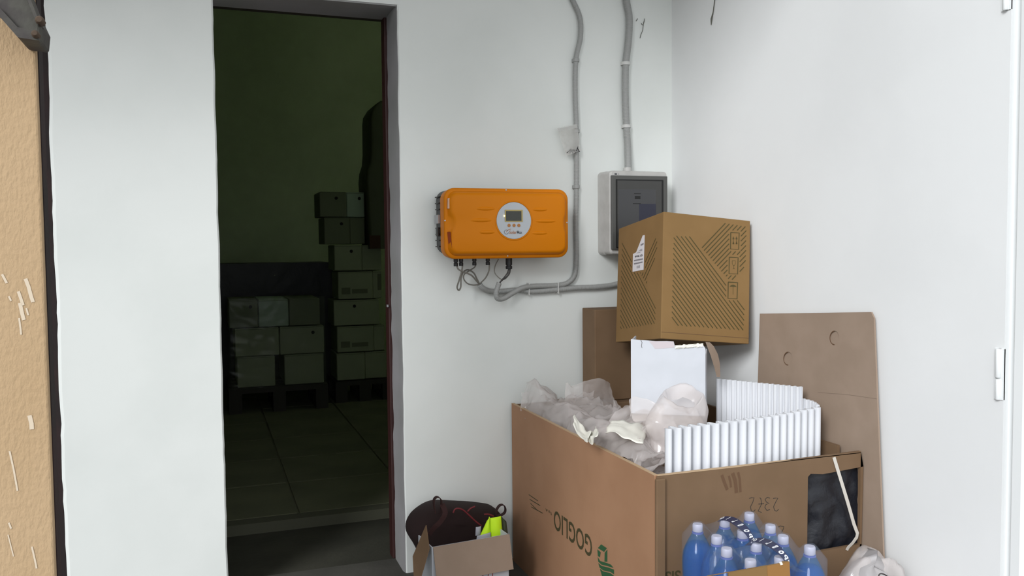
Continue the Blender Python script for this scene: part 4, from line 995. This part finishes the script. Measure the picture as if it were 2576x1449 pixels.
# ================================================================== STORE ROOM GOODS
ZF = .05
def carton(x0, x1, y0, y1, z0, z1, m, label, hand=None, prints=(), grp='white cartons stacked in the store room'):
    e = empty('storage_carton', ((x0+x1)/2, (y0+y1)/2, z0), label, 'cardboard box', grp)
    MB().box(x0, x1, y0, y1, z0+.001, z1-.001).build('carton_body', m, e, bevel=.006, bseg=1)
    mb = MB(); xm = (x0+x1)/2; mb.box(x0+.004, x1-.004, y0-.001, y0+.001, z1-.012, z1-.009); mb.build('lid_seam', M['storeprint'], e)
    if hand is not None:
        hx = x0+(x1-x0)*hand; hz_ = z1-.055; o_ = MB().lathe([(.014, 0), (.014, .002)], n=12).build('hand_hole', M['hole'], e)
        for v in o_.data.vertices: v.co = Vector((v.co.x+hx, y0-v.co.z, v.co.y+hz_))
    for (u0, u1, v0, v1) in prints:
        MB().box(x0+(x1-x0)*u0, x0+(x1-x0)*u1, y0-.0015, y0, z0+(z1-z0)*v0, z0+(z1-z0)*v1).build('print_patch', M['storeprint'], e)
    return e
YS = 7.45
def sx(x): return pY(x, 700, YS).x
def sz2(y): return pY(900, y, YS).z
spec_rows = [(483, 546, [(808, 875, .62), (876, 921, .72)]), (547, 614, [(818, 882, .68), (883, 921, None)]), (616, 680, [(842, 911, .62), (912, 961, None)]), (683, 752, [(850, 937, None), (938, 961, None)]),
             (754, 818, [(838, 953, .45)]), (820, 885, [(845, 937, None), (938, 966, None)]), (887, 955, [(843, 914, None), (915, 970, None)])]
ordn = ['top', 'second', 'third', 'fourth', 'fifth', 'sixth', 'lowest']
for i, (y0, y1, bs) in enumerate(spec_rows):
    for j, (x0, x1, hd_) in enumerate(bs):
        pale = (i == 0 and j == 1)
        pr = [(.1, .35, .18, .42), (.4, .85, .2, .36)] if i in (3, 5) and j == 0 else ([(.55, .95, .3, .9)] if i == 3 else ())
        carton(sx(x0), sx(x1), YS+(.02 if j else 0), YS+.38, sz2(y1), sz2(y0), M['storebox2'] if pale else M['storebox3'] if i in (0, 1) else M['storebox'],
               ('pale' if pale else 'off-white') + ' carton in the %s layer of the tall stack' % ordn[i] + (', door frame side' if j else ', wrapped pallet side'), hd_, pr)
# narrow dark straps / gaps on rows
# left wrapped pallet
YL = 7.25
def lx(x): return pY(x, 850, YL).x
def lz(y): return pY(700, y, YL).z
for y0, y1, bs, nm in ((753, 821, [(577, 650, 'storebox3', .75), (652, 727, 'storebox2', None), (729, 806, 'storebox3', None)], 'upper'), (823, 893, [(591, 702, 'storebox', None), (704, 815, 'storebox', .75)], 'middle'), (894, 970, [(595, 690, 'storebox', None), (714, 813, 'storebox', None)], 'lower')):
    for j, (x0, x1, m, hd_) in enumerate(bs):
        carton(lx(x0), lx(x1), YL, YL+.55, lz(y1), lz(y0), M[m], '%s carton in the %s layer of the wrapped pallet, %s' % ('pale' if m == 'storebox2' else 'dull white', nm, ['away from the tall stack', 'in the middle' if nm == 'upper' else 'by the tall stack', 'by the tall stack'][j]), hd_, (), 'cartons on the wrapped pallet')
x0, x1, z0, z1 = lx(574), lx(818), lz(972), lz(748)
def wrapf(u, v):
    peri = [(x0, YL+.56), (x0, YL-.012), (x1, YL-.012), (x1, YL+.56)]; t = u*3; k = min(int(t), 2); f_ = t-k
    x = peri[k][0]*(1-f_)+peri[k+1][0]*f_; y = peri[k][1]*(1-f_)+peri[k+1][1]*f_; z = z0+(z1-z0)*v
    w_ = .010*abs(N3((x*7+z*5, z*9, 2)))+.006*abs(N3((x*19+z*9, z*25, 5)))
    return Vector((x, y-w_, z))
tag(MB().grid(wrapf, 120, 50).build('stretch_wrap', M['film_dark'], smooth=True), 'glossy stretch film wrapped around the low pallet of cartons', 'plastic film')
def pallet(x0, x1, y0, y1, z0, z1, label, m='wood'):
    e = empty('pallet', ((x0+x1)/2, (y0+y1)/2, z0), label, 'pallet'); th = (z1-z0)*.2
    for k in range(5):
        yy = y0+(y1-y0-.1)*k/4; MB().box(x0, x1, yy, yy+.1, z1-th, z1).build('deck_board', M[m], e)
    for k in range(3):
        xx = x0+(x1-x0-.1)*k/2
        for j in range(2):
            yy = y0+(y1-y0-.1)*j; MB().box(xx, xx+.1, yy, yy+.1, z0+th, z1-th).build('block', M[m], e)
        MB().box(xx, xx+.1, y0, y1, z0, z0+th).build('bottom_board', M[m], e)
pallet(lx(572), lx(822), YL-.02, YL+.6, ZF, lz(972), 'dark wooden pallet under the film wrapped cartons')
pallet(sx(838), sx(985), YS-.03, YS+.5, ZF, sz2(957), 'dark wooden pallet under the tall carton stack')
# black wrapped goods behind
q0, q1 = pY(540, 700, 8.3), pY(838, 660, 8.3)
e = MB().loops([[Vector((x, y, z)) for x, z in rrect(q0.x-.4, q1.x, ZF, q1.z, .03, 3)] for y in (8.3, 8.9)]).build('wrapped_pallet_load', M['blackwrap'], smooth=40); tag(e, 'black film wrapped load behind the low pallet in the store room', 'pallet load')
# olive wrapped load on the tall stack by the door frame
YO = 7.40
prf = [(626, 930, 1000), (600, 930, 1000), (560, 928, 1002), (500, 924, 1002), (455, 921, 1002), (430, 923, 1002), (408, 930, 1002), (380, 932, 1002), (300, 931, 1000), (282, 933, 998), (262, 945, 992), (252, 958, 985)]
L = []
for y, xa, xb in prf:
    xa, xb, z = pY(xa, y, YO).x, pY(xb, y, YO).x, pY(940, y, YO).z
    L.append([Vector((x, yy, z)) for x, yy in rrect(xa, xb, YO, YO+.42, .03, 3)])
ol = MB().loops(L).build('wrapped_load', M['olivewrap'], smooth=50); tag(ol, 'tall dull olive wrapped load on the carton stack by the door frame', 'pallet load')
a, b = pY(930, 625, YO-.004), pY(957, 592, YO-.004); MB().box(a.x, b.x, YO-.006, YO+.002, a.z, b.z).build('red_brown_label', M['brownwood'], ol)

lamp = empty('fill_tube_lamp', (2.9, 6.2, 3.9), 'added slim tube lamp, out of view, brightening the dark store room', 'lamp')  # unseen fill lamp, added to lift the dark store room
MB().box(2.3, 3.5, 6.17, 6.23, 3.93, 4.0).build('fill_lamp_housing', M['whitemetal'], lamp)
MB().tube([(2.33, 6.2, 3.91), (2.9, 6.2, 3.91), (3.47, 6.2, 3.91)], .013, 10).build('tube', mat('lit_fill_tube', (.9, .95, .85), .4, emit=((.88, 1.0, .70), 15)), lamp, smooth=True)
